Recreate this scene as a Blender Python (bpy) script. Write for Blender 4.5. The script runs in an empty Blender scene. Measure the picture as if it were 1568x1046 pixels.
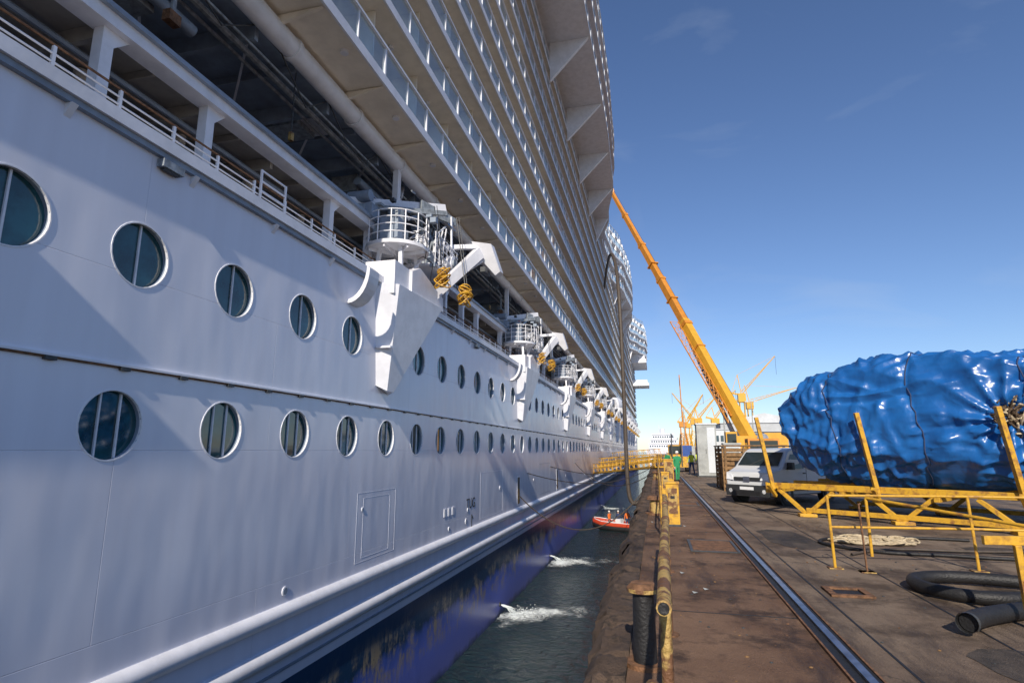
import bpy, bmesh, math, random
from mathutils import Vector, Matrix, noise
from mathutils.bvhtree import BVHTree
random.seed(4)
sc=bpy.context.scene
G=-1.8      # quay level
W=-8.1      # water level
COL=sc.collection
# ------------------------------------------------------------ materials
def mat(name,col,rough=.5,metal=0,var=0.0,vs=3.0,bump=0.0,bs=20.0,col2=None,mapscale=(1,1,1),lo=.4,hi=.62,coat=0,spec=None):
    m=bpy.data.materials.new(name); m.use_nodes=True
    nt=m.node_tree; N=nt.nodes; L=nt.links
    b=N['Principled BSDF']; b.inputs['Roughness'].default_value=rough; b.inputs['Metallic'].default_value=metal
    b.inputs['Base Color'].default_value=(*col,1)
    if coat: b.inputs['Coat Weight'].default_value=coat
    if spec is not None: b.inputs['Specular IOR Level'].default_value=spec
    if var>0 or col2 or bump>0:
        tc=N.new('ShaderNodeTexCoord'); mp=N.new('ShaderNodeMapping'); mp.inputs['Scale'].default_value=mapscale
        L.new(tc.outputs['Object'],mp.inputs['Vector'])
    if var>0 or col2:
        n=N.new('ShaderNodeTexNoise'); n.inputs['Scale'].default_value=vs; n.inputs['Detail'].default_value=8; n.inputs['Roughness'].default_value=.65
        L.new(mp.outputs[0],n.inputs['Vector'])
        r=N.new('ShaderNodeValToRGB'); r.color_ramp.elements[0].position=lo; r.color_ramp.elements[1].position=hi
        c2=col2 if col2 else tuple(c*(1-var) for c in col)
        r.color_ramp.elements[0].color=(*col,1); r.color_ramp.elements[1].color=(*c2,1)
        L.new(n.outputs['Fac'],r.inputs['Fac']); L.new(r.outputs['Color'],b.inputs['Base Color'])
    if bump>0:
        n2=N.new('ShaderNodeTexNoise'); n2.inputs['Scale'].default_value=bs; n2.inputs['Detail'].default_value=6
        L.new(mp.outputs[0],n2.inputs['Vector'])
        bp=N.new('ShaderNodeBump'); bp.inputs['Strength'].default_value=bump; bp.inputs['Distance'].default_value=.05
        L.new(n2.outputs['Fac'],bp.inputs['Height']); L.new(bp.outputs['Normal'],b.inputs['Normal'])
    return m

def hull_mat():
    m=bpy.data.materials.new('hull_white_paint'); m.use_nodes=True
    nt=m.node_tree;N=nt.nodes;L=nt.links;b=N['Principled BSDF']
    tc=N.new('ShaderNodeTexCoord')
    sep=N.new('ShaderNodeSeparateXYZ');L.new(tc.outputs['Object'],sep.inputs[0])
    cmb=N.new('ShaderNodeCombineXYZ');L.new(sep.outputs['Y'],cmb.inputs['X']);L.new(sep.outputs['Z'],cmb.inputs['Y'])
    br=N.new('ShaderNodeTexBrick');br.inputs['Scale'].default_value=1;br.inputs['Brick Width'].default_value=7.1;br.inputs['Row Height'].default_value=2.75
    br.inputs['Mortar Size'].default_value=.009;br.inputs['Mortar Smooth'].default_value=.9
    br.inputs['Color1'].default_value=(1,1,1,1);br.inputs['Color2'].default_value=(.97,.97,.98,1);br.inputs['Mortar'].default_value=(.88,.88,.9,1)
    L.new(cmb.outputs[0],br.inputs['Vector'])
    mp=N.new('ShaderNodeMapping');mp.inputs['Scale'].default_value=(1,2.2,.18);L.new(tc.outputs['Object'],mp.inputs['Vector'])
    n=N.new('ShaderNodeTexNoise');n.inputs['Scale'].default_value=1.3;n.inputs['Detail'].default_value=8;L.new(mp.outputs[0],n.inputs['Vector'])
    r=N.new('ShaderNodeValToRGB');r.color_ramp.elements[0].position=.35;r.color_ramp.elements[1].position=.8
    r.color_ramp.elements[0].color=(.80,.82,.91,1);r.color_ramp.elements[1].color=(.74,.75,.83,1)
    L.new(n.outputs['Fac'],r.inputs['Fac'])
    mx=N.new('ShaderNodeMixRGB');mx.blend_type='MULTIPLY';mx.inputs[0].default_value=1
    L.new(r.outputs[0],mx.inputs[1]);L.new(br.outputs['Color'],mx.inputs[2]);L.new(mx.outputs[0],b.inputs['Base Color'])
    b.inputs['Roughness'].default_value=.22
    mp2=N.new('ShaderNodeMapping');mp2.inputs['Scale'].default_value=(1,.9,.4);L.new(tc.outputs['Object'],mp2.inputs['Vector'])
    n2=N.new('ShaderNodeTexNoise');n2.inputs['Scale'].default_value=.8;n2.inputs['Detail'].default_value=2;L.new(mp2.outputs[0],n2.inputs['Vector'])
    bp=N.new('ShaderNodeBump');bp.inputs['Strength'].default_value=.42;bp.inputs['Distance'].default_value=.10
    L.new(n2.outputs['Fac'],bp.inputs['Height'])
    bp2=N.new('ShaderNodeBump');bp2.inputs['Strength'].default_value=.5;bp2.inputs['Distance'].default_value=.008
    L.new(br.outputs['Fac'],bp2.inputs['Height']);bp2.invert=True
    L.new(bp.outputs[0],bp2.inputs['Normal']);L.new(bp2.outputs[0],b.inputs['Normal'])
    return m
def boot_mat():
    m=bpy.data.materials.new('boot_topping_blue');m.use_nodes=True
    nt=m.node_tree;N=nt.nodes;L=nt.links;b=N['Principled BSDF']
    tc=N.new('ShaderNodeTexCoord');sep=N.new('ShaderNodeSeparateXYZ');L.new(tc.outputs['Object'],sep.inputs[0])
    def nz(s,sc3,d=9,rg=.7):
        mp=N.new('ShaderNodeMapping');mp.inputs['Scale'].default_value=sc3;L.new(tc.outputs['Object'],mp.inputs['Vector'])
        n=N.new('ShaderNodeTexNoise');n.inputs['Scale'].default_value=s;n.inputs['Detail'].default_value=d;n.inputs['Roughness'].default_value=rg;L.new(mp.outputs[0],n.inputs['Vector']);return n
    n=nz(1.1,(1,1.2,.5));n3=nz(.6,(1,1,1.6));n4=nz(2.2,(1,2.4,.6))
    mr=N.new('ShaderNodeMapRange');mr.inputs['From Min'].default_value=-8.1;mr.inputs['From Max'].default_value=-4.7;L.new(sep.outputs['Z'],mr.inputs['Value'])
    ns=N.new('ShaderNodeMath');ns.operation='MULTIPLY_ADD';L.new(n.outputs['Fac'],ns.inputs[0]);ns.inputs[1].default_value=.3;ns.inputs[2].default_value=-.15
    ad=N.new('ShaderNodeMath');L.new(mr.outputs[0],ad.inputs[0]);L.new(ns.outputs[0],ad.inputs[1])
    r=N.new('ShaderNodeValToRGB');cr=r.color_ramp
    cr.elements[0].position=0;cr.elements[0].color=(.05,.07,.16,1);cr.elements[1].position=1;cr.elements[1].color=(.012,.06,.14,1)
    for p,c in ((.10,(.16,.19,.60)),(.42,(.13,.19,.70)),(.60,(.07,.13,.5)),(.68,(.01,.045,.12))):  # navy paint on top; brighter purple-blue band below has reflected light painted in
        e=cr.elements.new(p);e.color=(*c,1)
    L.new(ad.outputs[0],r.inputs['Fac'])
    bd=N.new('ShaderNodeValToRGB');be=bd.color_ramp;be.elements[0].position=.3;be.elements[0].color=(0,0,0,1);be.elements[1].position=.9;be.elements[1].color=(.0,.0,.0,1)
    e=be.elements.new(.5);e.color=(.85,.85,.85,1);e=be.elements.new(.68);e.color=(.9,.9,.9,1);L.new(mr.outputs[0],bd.inputs['Fac'])
    pt=N.new('ShaderNodeMapRange');pt.inputs['From Min'].default_value=.46;pt.inputs['From Max'].default_value=.55;L.new(n3.outputs['Fac'],pt.inputs['Value'])
    st=N.new('ShaderNodeMapRange');st.inputs['From Min'].default_value=.44;st.inputs['From Max'].default_value=.54;L.new(n4.outputs['Fac'],st.inputs['Value'])
    m1=N.new('ShaderNodeMath');m1.operation='MULTIPLY';L.new(bd.outputs[0],m1.inputs[0]);L.new(pt.outputs[0],m1.inputs[1])
    m2=N.new('ShaderNodeMath');m2.operation='MULTIPLY';L.new(m1.outputs[0],m2.inputs[0]);L.new(st.outputs[0],m2.inputs[1])
    mx=N.new('ShaderNodeMixRGB');L.new(m2.outputs[0],mx.inputs[0]);L.new(r.outputs[0],mx.inputs[1]);mx.inputs[2].default_value=(.40,.33,.22,1)
    L.new(mx.outputs[0],b.inputs['Base Color'])
    b.inputs['Roughness'].default_value=.3
    bp=N.new('ShaderNodeBump');bp.inputs['Strength'].default_value=.4;bp.inputs['Distance'].default_value=.04;L.new(n.outputs['Fac'],bp.inputs['Height']);L.new(bp.outputs['Normal'],b.inputs['Normal'])
    return m
def glass_clear(name,tint,fac):
    m=bpy.data.materials.new(name);m.use_nodes=True
    nt=m.node_tree;N=nt.nodes;L=nt.links
    N.remove(N['Principled BSDF']);o=N['Material Output']
    t=N.new('ShaderNodeBsdfTransparent');t.inputs[0].default_value=(*tint,1)
    g=N.new('ShaderNodeBsdfGlossy');g.inputs['Roughness'].default_value=.05;g.inputs[0].default_value=(.85,.93,1,1)
    d=N.new('ShaderNodeBsdfDiffuse');d.inputs[0].default_value=(.48,.60,.70,1)
    a=N.new('ShaderNodeMixShader');a.inputs[0].default_value=.5;L.new(g.outputs[0],a.inputs[1]);L.new(d.outputs[0],a.inputs[2])
    x=N.new('ShaderNodeMixShader');x.inputs[0].default_value=fac;L.new(t.outputs[0],x.inputs[1]);L.new(a.outputs[0],x.inputs[2])
    L.new(x.outputs[0],o.inputs[0]);return m
M={}
M['hull']=hull_mat(); M['boot']=boot_mat()
M['white']=mat('ship_white',(.81,.82,.87),.38,var=.12,vs=2,bump=.05,bs=8)
M['cream']=mat('ship_soffit_cream',(.86,.79,.67),.55,var=.12,vs=1.5)
M['tan']=mat('promenade_shade_paint',(.36,.33,.29),.6,var=.25,vs=1.5)  # darker copy of the cream; promenade shade is put into the colour
M['shade']=mat('ship_grey_blue',(.28,.34,.43),.5,var=.25,vs=2)  # grey-blue that paints shade into recess and window reveals; plain colour on fittings
M['machine']=mat('machinery_grey',(.34,.38,.42),.45,var=.5,vs=5,bump=.15,bs=14)
M['pglass']=mat('porthole_glass',(.02,.11,.13),.05,var=.7,vs=1.1,spec=1)
M['dglass']=mat('cabin_glass',(.05,.09,.12),.08)
M['bglass']=glass_clear('balustrade_glass',(.75,.88,.95),.42)
M['rust']=mat('rust_steel',(.24,.12,.06),.8,var=.6,vs=9,bump=.4,bs=30)
M['black']=mat('black_rubber',(.018,.018,.02),.55,var=.3,vs=10,bump=.25,bs=40)
M['dark']=mat('dark_steel',(.06,.065,.07),.5,var=.4,vs=8)
M['yellow']=mat('yellow_paint',(.64,.36,.03),.5,col2=(.28,.13,.04),vs=6,lo=.48,hi=.66,bump=.15,bs=25)
M['oldyellow']=mat('weathered_yellow',(.46,.31,.10),.65,col2=(.16,.075,.035),vs=5,lo=.46,hi=.54,bump=.5,bs=30)
M['orange']=mat('crane_orange',(.66,.27,.04),.4,var=.2,vs=2)
M['craney']=mat('crane_yellow',(.72,.39,.04),.4,var=.15,vs=2)
M['red']=mat('red_paint',(.55,.06,.02),.5,var=.2)
M['blue']=mat('blue_paint',(.03,.09,.35),.45,var=.2)
M['carw']=mat('van_paint',(.66,.68,.70),.25,metal=.05,coat=.5)
M['plastic']=mat('dark_plastic',(.03,.032,.035),.5)
M['wglass']=mat('vehicle_glass',(.02,.03,.035),.05,spec=.6)
M['lamp']=mat('lamp_lens',(.8,.82,.85),.08)
M['metal']=mat('bare_steel',(.45,.46,.5),.3,metal=.9,var=.4,vs=6)
M['grey']=mat('cabinet_grey',(.42,.44,.43),.5,var=.3,vs=1.5)
M['wood']=mat('brown_slats',(.3,.17,.07),.75,var=.5,vs=6,bump=.2)
M['rope']=mat('rope_tan',(.55,.45,.3),.85,var=.4,vs=20)
M['dkrope']=mat('rope_brown',(.12,.08,.05),.9,var=.5,vs=20)
M['hose']=mat('brown_hose',(.09,.07,.055),.6,var=.4,vs=6)
M['skin']=mat('skin',(.55,.33,.24),.5); M['hair']=mat('hair',(.03,.02,.015),.7)
M['green']=mat('green_coverall',(.03,.3,.12),.8,var=.2,vs=20)
M['hivis']=mat('hivis_yellow',(.65,.75,.05),.8,var=.2,vs=20)
M['orangec']=mat('orange_workwear',(.85,.2,.03),.8,var=.2,vs=20); M['navy']=mat('navy_cloth',(.03,.05,.12),.8)
M['helmet']=mat('helmet',(.8,.8,.75),.3)
M['pale']=mat('shed_cladding',(.62,.66,.7),.6,var=.15,vs=.3)
M['shedblue']=mat('shed_blue',(.1,.22,.42),.6,var=.2,vs=.3)
M['roof']=mat('shed_roof',(.5,.53,.56),.6,var=.2,vs=.2)
M['foamw']=mat('foam_white',(.8,.86,.88),.4,var=.2,vs=5)
# ------------------------------------------------------------ mesh builder
class MB:
    def __init__(s): s.v=[];s.f=[];s.m=[];s.mats=[]
    def mi(s,k):
        mt=M[k] if isinstance(k,str) else k
        if mt not in s.mats: s.mats.append(mt)
        return s.mats.index(mt)
    def add(s,vs,fs,k):
        o=len(s.v); s.v+= [tuple(p) for p in vs]; i=s.mi(k)
        for f in fs: s.f.append([a+o for a in f]); s.m.append(i)
    def box(s,x0,x1,y0,y1,z0,z1,k):
        s.add([(x0,y0,z0),(x1,y0,z0),(x1,y1,z0),(x0,y1,z0),(x0,y0,z1),(x1,y0,z1),(x1,y1,z1),(x0,y1,z1)],
              [(0,3,2,1),(4,5,6,7),(0,1,5,4),(1,2,6,5),(2,3,7,6),(3,0,4,7)],k)
    def beam(s,p0,p1,w,h,k,w1=None,h1=None,up=(0,0,1)):
        p0=Vector(p0);p1=Vector(p1);d=(p1-p0).normalized();u=Vector(up)
        if abs(d.dot(u))>.98:u=Vector((0,1,0))
        r=d.cross(u).normalized();u=r.cross(d)
        w1=w if w1 is None else w1;h1=h if h1 is None else h1
        vs=[]
        for p,a,b in((p0,w/2,h/2),(p1,w1/2,h1/2)):
            vs+=[p-r*a-u*b,p+r*a-u*b,p+r*a+u*b,p-r*a+u*b]
        s.add(vs,[(0,1,2,3),(7,6,5,4),(0,4,5,1),(1,5,6,2),(2,6,7,3),(3,7,4,0)],k)
    def cyl(s,p0,p1,r0,k,r1=None,n=10,caps=True):
        p0=Vector(p0);p1=Vector(p1);d=(p1-p0).normalized();u=Vector((0,0,1))
        if abs(d.dot(u))>.98:u=Vector((0,1,0))
        r=d.cross(u).normalized();u=r.cross(d);r1=r0 if r1 is None else r1
        vs=[];fs=[]
        for p,R in((p0,r0),(p1,r1)):
            for i in range(n):
                a=2*math.pi*i/n;vs.append(p+(r*math.cos(a)+u*math.sin(a))*R)
        for i in range(n):
            j=(i+1)%n;fs.append((i,j,n+j,n+i))
        if caps:fs+= [tuple(range(n))[::-1],tuple(range(n,2*n))]
        s.add(vs,fs,k)
    def tube(s,pts,r,k,n=8,radii=None):
        pts=[Vector(p) for p in pts];vs=[];fs=[]
        pu=None
        for i,p in enumerate(pts):
            d=(pts[min(i+1,len(pts)-1)]-pts[max(i-1,0)]).normalized()
            u=pu if pu is not None else (Vector((0,0,1)) if abs(d.z)<.9 else Vector((0,1,0)))
            rr=d.cross(u).normalized();u=rr.cross(d);pu=u
            R=radii[i] if radii else r
            for j in range(n):
                a=2*math.pi*j/n;vs.append(p+(rr*math.cos(a)+u*math.sin(a))*R)
        for i in range(len(pts)-1):
            for j in range(n):
                q=(j+1)%n;fs.append((i*n+j,i*n+q,(i+1)*n+q,(i+1)*n+j))
        fs+= [tuple(range(n))[::-1],tuple(range((len(pts)-1)*n,len(pts)*n))]
        s.add(vs,fs,k)
    def prism(s,pts,off,k):
        n=len(pts);o=Vector(off);vs=[Vector(p) for p in pts]+[Vector(p)+o for p in pts]
        s.add(vs,[tuple(range(n))[::-1],tuple(range(n,2*n))]+[(i,(i+1)%n,n+(i+1)%n,n+i) for i in range(n)],k)
    def sphere(s,c,r,k,seg=12,sz=(1,1,1)):
        vs=[];fs=[];rings=seg//2
        for i in range(rings+1):
            t=math.pi*i/rings
            for j in range(seg):
                a=2*math.pi*j/seg;vs.append((c[0]+r*sz[0]*math.sin(t)*math.cos(a),c[1]+r*sz[1]*math.sin(t)*math.sin(a),c[2]+r*sz[2]*math.cos(t)))
        for i in range(rings):
            for j in range(seg):
                q=(j+1)%seg;fs.append((i*seg+j,(i+1)*seg+j,(i+1)*seg+q,i*seg+q))
        s.add(vs,fs,k)
    def build(s,name,parent=None,loc=(0,0,0),rz=0,smooth=False,bevel=0):
        me=bpy.data.meshes.new(name);me.from_pydata(s.v,[],s.f);me.update()
        for mt in s.mats:me.materials.append(mt)
        me.polygons.foreach_set('material_index',s.m)
        bm=bmesh.new();bm.from_mesh(me);bmesh.ops.recalc_face_normals(bm,faces=bm.faces);bm.to_mesh(me);bm.free()
        if smooth:
            me.shade_smooth()
            try: me.set_sharp_from_angle(angle=math.radians(38))
            except Exception: pass
        ob=bpy.data.objects.new(name,me);COL.objects.link(ob);ob.location=loc;ob.rotation_euler=(0,0,rz)
        if parent:ob.parent=parent
        if bevel:
            b=ob.modifiers.new('b','BEVEL');b.width=bevel;b.segments=2;b.limit_method='ANGLE'
        return ob
def empty(name,loc=(0,0,0)):
    e=bpy.data.objects.new(name,None);COL.objects.link(e);e.location=loc;return e
# ------------------------------------------------------------ CRUISE SHIP
ship=empty('cruise_ship')
HX=-8.0; Y1=262
SP=2.3; WY0=6.98-SP*14
wins=[WY0+SP*i for i in range(200) if WY0+SP*i<Y1-3]
brY=[15.8+18.1*n for n in range(-2,13)]
hb=MB()
R=.52;DEP=.10
def winrow(zc,z0,z1,skip,mull,up_=False):
    for yc in wins:
        a0,a1=yc-SP/2,yc+SP/2
        if skip(yc):
            hb.add([(HX,a0,z0),(HX,a1,z0),(HX,a1,z1),(HX,a0,z1)],[(0,1,2,3)],'hull');continue
        y=yc
        if up_ and yc<5: y=yc+.45
        elif up_ and yc<8: y=yc+.14
        ca=[math.atan2(sz,sy) for sy,sz in((a1-y,z1-zc),(a0-y,z1-zc),(a0-y,z0-zc),(a1-y,z0-zc))]
        n=36 if y<60 else 16
        an=sorted([2*math.pi*i/n-math.pi for i in range(n)]+ca)
        na=len(an);vs=[]
        for t in an:
            c,s_=math.cos(t),math.sin(t)
            k=1e9
            if c>1e-6:k=min(k,(a1-y)/c)
            if c<-1e-6:k=min(k,(a0-y)/c)
            if s_>1e-6:k=min(k,(z1-zc)/s_)
            if s_<-1e-6:k=min(k,(z0-zc)/s_)
            vs.append((HX,y+c*k,zc+s_*k))
        for t in an: vs.append((HX,y+R*math.cos(t),zc+R*math.sin(t)))
        for t in an: vs.append((HX-DEP,y+R*math.cos(t),zc+R*math.sin(t)))
        hb.add(vs,[(i,(i+1)%na,na+(i+1)%na,na+i) for i in range(na)],'hull')
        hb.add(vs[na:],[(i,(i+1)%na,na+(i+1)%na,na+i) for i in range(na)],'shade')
        hb.add(vs[2*na:],[tuple(range(na))],'pglass')
        if y<90:
            m_=28;rv=[];rf=[]
            for i in range(m_):
                t=2*math.pi*i/m_
                for rr,xx in((R+.026,HX-.002),(R+.022,HX+.009),(R+.002,HX+.009),(R-.004,HX-.03)):
                    rv.append((xx,y+rr*math.cos(t),zc+rr*math.sin(t)))
            for i in range(m_):
                j=(i+1)%m_
                for q in range(3): rf.append((i*4+q,i*4+q+1,j*4+q+1,j*4+q))
            hb.add(rv,rf,'white')
        for d in mull:
            hh=math.sqrt(max(.01,R*R-d*d))
            hb.box(HX-DEP+.004,HX-.065,y+d-.015,y+d+.015,zc-hh,zc+hh,'white')
def nearbr(y): return any(-.6<y-b<1.6 for b in brY)
winrow(3.12,2.2,4.0,nearbr,(0,),True)
winrow(.38,-.5,1.25,lambda y:False,(-.17,.17))
wa,wb=wins[0]-SP/2,wins[-1]+SP/2
for z0,z1 in((1.25,2.2),(4.0,5.0)):
    hb.add([(HX,wa,z0),(HX,wb,z0),(HX,wb,z1),(HX,wa,z1)],[(0,1,2,3)],'hull')
hb.add([(HX,wa,-4.85),(HX,wb,-4.85),(HX,wb,-.5),(HX,wa,-.5)],[(0,1,2,3)],'hull')
hb.add([(HX,wa,-9.5),(HX,wb,-9.5),(HX,wb,-4.85),(HX,wa,-4.85)],[(0,1,2,3)],M['boot'])
prev=None
for i in range(13):
    t=i/12; y=wb+62*t; xi=HX-19*t**2.2
    cur=[(xi-6*t,y-10*t,-9.5),(xi-2.5*t,y-3*t,-4.85),(xi,y,5.0)]
    if prev:
        hb.add([prev[0],cur[0],cur[1],prev[1]],[(0,1,2,3)],M['boot']);hb.add([prev[1],cur[1],cur[2],prev[2]],[(0,1,2,3)],'hull')
    prev=cur
hb.add([(HX,wa,-9.5),(-46,wa,-9.5),(-46,wa,5),(HX,wa,5)],[(0,1,2,3)],'hull')
hb.build('hull',ship)
tr=MB()
tr.cyl((HX,wa,-3.42),(HX,wb,-3.42),.17,'white',n=16)
tr.cyl((HX,wa,-4.2),(HX,wb,-4.2),.17,'white',n=16)
tr.box(HX-.1,HX+.03,wa,wb,-4.62,-4.56,'shade')
tr.box(HX-.1,HX+.05,wa,wb,1.275,1.31,'white')
tr.box(HX-.1,HX+.035,wa,wb,1.245,1.272,'rust')
y=wa
while y<100:
    tr.box(HX,HX+.06,y,y+.16,1.215,1.27,'dark'); y+=1.15
tr.box(HX-.6,HX+.16,wa,wb,5.0,5.22,'white')
tr.box(HX-.3,HX+.10,wa,wb,4.9,4.997,'shade')
for y in [q*2.3+5.6 for q in range(40)]:
    tr.prism([(HX+.001,y,4.70),(HX+.001,y,4.895),(HX+.13,y,4.895)],(0,.1,0),'white')
for y in (7.4,25.0):
    tr.box(HX+.01,HX+.16,y-.22,y+.22,4.72,4.86,'machine');tr.box(HX+.03,HX+.13,y-.16,y+.16,4.69,4.718,'dark')
def outline(y0,y1,z0,z1,w=.03,k='shade'):
    for a in((y0,y1,z0,z0+w),(y0,y1,z1-w,z1),(y0,y0+w,z0+w+.001,z1-w-.001),(y1-w,y1,z0+w+.001,z1-w-.001)):
        tr.box(HX-.02,HX+.004,a[0],a[1],a[2],a[3],k)
outline(14.6,17.0,-3.0,-1.15,.013,'white');outline(14.95,16.6,-2.9,-1.3,.010,'white')
outline(26,30,-3.1,-1.0,.016,'white');outline(40,44,-3.0,-.9);outline(58,63,-3.0,-.9)
for y in (33.3,47,):
    tr.box(HX-.05,HX+.012,y,y+.75,-3.15,-1.45,'white');tr.box(HX+.006,HX+.016,y+.1,y+.65,-3.05,-1.55,'dark')
    tr.box(HX+.012,HX+.02,y+.2,y+.55,-3.05,-2.2,'oldyellow')
for y in (21.3,21.75,22.2): tr.box(HX-.01,HX+.02,y,y+.25,-2.5,-2.2,'white')
for (y,z,r) in ((11.6,-3.0,.1),(5.0,-3.05,.13),(21.9,-3.0,.09),(24.0,-2.95,.13),(29.5,-1.9,.12),(14.9,-1.6,.06),(38,-1.9,.1),(24.2,-2.5,.09),(52,-2.2,.12),(66,-2.6,.12)):
    tr.cyl((HX-.05,y,z),(HX+.02,y,z),r,'white',n=18);tr.cyl((HX,y,z),(HX+.026,y,z),r*.7,'shade',n=18)
tr.box(HX-.01,HX+.01,24.72,24.80,-3.6,-2.75,'dark')
tr.beam((HX+.01,24.76,-2.75),(HX+.01,24.95,-2.95),.02,.03,'dark')
for b in brY:
    A=[(HX,b-.75,5.0),(HX+.6,b-.35,5.0),(HX+.75,b+2.9,5.0),(HX,b+3.5,5.3)]
    lo=[(HX,b-.45,1.9),(HX+.28,b-.25,1.75),(HX+.28,b+.2,1.75),(HX,b+.45,1.7)]
    tr.add(A+lo,[(0,1,2,3),(7,6,5,4),(0,4,5,1),(1,5,6,2),(2,6,7,3)],'white')
    tr.box(HX-.5,HX+.5,b-.5,b+.55,4.7,5.75,'white')
    tr.prism([(HX-.2,b+.56,5.01),(HX-.2,b+.56,5.7),(HX-.2,b+1.2,6.0),(HX-.2,b+3.3,5.5),(HX-.2,b+3.4,5.01)],(.8,0,0),'white')
    tr.box(HX+.02,HX+.5,b-.6,b-.36,3.0,3.06,'white')
    pts=[]
    for i in range(9):
        t=math.pi*.5*i/8; pts.append((HX+.02+.62*math.sin(t),b-2.3,3.95+.95*(1-math.cos(t))))
    for i in range(8):
        p,q=pts[i],pts[i+1]; tr.prism([p,q,(q[0]-.09,q[1],q[2]+.09),(p[0]-.09,p[1],p[2]+.09)],(0,.55,0),'white')
tr.build('hull_fittings',ship,smooth=True)
cu=bpy.data.curves.new('tug_lettering','FONT');cu.body='TUG';cu.size=.6;cu.extrude=.003
to=bpy.data.objects.new('tug_lettering',cu);COL.objects.link(to);cu.materials.append(M['black'])
to.rotation_euler=(math.radians(90),0,math.radians(90));to.location=(HX+.012,24.0,-2.45);to.parent=ship
# promenade
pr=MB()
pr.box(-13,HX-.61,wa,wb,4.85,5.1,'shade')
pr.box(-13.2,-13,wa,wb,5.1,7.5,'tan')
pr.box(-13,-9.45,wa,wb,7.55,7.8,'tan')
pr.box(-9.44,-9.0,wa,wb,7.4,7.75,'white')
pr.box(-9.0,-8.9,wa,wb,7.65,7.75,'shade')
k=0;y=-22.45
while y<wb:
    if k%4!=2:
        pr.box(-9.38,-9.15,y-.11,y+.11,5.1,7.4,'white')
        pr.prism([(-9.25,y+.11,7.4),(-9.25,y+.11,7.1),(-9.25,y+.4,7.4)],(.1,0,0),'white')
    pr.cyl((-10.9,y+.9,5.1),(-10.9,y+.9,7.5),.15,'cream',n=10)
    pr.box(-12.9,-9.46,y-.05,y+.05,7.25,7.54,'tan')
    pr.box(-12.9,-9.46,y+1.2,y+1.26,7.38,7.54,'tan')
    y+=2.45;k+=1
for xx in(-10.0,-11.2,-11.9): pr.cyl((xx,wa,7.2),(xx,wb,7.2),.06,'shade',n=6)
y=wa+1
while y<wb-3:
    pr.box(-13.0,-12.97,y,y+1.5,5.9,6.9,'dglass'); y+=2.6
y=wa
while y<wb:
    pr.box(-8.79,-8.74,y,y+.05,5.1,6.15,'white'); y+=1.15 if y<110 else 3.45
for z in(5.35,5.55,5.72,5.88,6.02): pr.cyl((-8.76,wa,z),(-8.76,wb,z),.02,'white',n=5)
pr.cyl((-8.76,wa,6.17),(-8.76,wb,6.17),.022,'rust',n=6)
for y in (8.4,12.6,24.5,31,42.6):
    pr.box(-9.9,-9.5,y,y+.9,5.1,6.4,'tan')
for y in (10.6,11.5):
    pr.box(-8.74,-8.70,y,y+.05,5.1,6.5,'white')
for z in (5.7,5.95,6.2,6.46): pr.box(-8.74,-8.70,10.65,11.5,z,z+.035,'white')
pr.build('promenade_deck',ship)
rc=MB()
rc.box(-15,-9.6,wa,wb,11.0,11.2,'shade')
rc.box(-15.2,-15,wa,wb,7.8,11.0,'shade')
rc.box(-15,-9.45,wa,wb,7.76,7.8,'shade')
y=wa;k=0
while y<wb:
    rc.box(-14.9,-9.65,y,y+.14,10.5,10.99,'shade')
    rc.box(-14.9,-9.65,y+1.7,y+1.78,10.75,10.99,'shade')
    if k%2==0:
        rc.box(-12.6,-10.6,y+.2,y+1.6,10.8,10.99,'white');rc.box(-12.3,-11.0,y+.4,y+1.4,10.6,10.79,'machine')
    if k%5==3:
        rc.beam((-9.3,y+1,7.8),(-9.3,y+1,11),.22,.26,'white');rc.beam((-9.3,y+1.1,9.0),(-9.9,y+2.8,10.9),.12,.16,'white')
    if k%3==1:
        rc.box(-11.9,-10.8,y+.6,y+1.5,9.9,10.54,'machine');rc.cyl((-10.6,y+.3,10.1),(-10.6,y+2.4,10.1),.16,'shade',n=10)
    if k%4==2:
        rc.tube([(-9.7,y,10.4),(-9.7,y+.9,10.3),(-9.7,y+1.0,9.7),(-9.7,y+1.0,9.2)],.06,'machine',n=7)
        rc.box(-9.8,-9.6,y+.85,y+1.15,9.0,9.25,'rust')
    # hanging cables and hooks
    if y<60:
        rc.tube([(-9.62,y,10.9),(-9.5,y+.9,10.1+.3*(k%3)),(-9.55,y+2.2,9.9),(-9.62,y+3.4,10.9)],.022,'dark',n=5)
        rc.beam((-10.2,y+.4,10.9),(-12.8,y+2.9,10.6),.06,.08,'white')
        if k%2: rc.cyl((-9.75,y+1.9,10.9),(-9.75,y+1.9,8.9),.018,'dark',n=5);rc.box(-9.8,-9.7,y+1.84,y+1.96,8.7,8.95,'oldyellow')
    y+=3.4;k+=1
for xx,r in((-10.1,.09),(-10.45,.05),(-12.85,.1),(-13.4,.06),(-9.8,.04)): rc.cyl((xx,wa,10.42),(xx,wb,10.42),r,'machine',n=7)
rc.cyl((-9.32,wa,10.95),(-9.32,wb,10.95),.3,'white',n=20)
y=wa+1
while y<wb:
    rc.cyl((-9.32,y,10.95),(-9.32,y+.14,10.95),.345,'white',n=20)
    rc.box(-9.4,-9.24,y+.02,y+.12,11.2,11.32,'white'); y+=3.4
rc.build('lifeboat_recess',ship,smooth=True)
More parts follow.
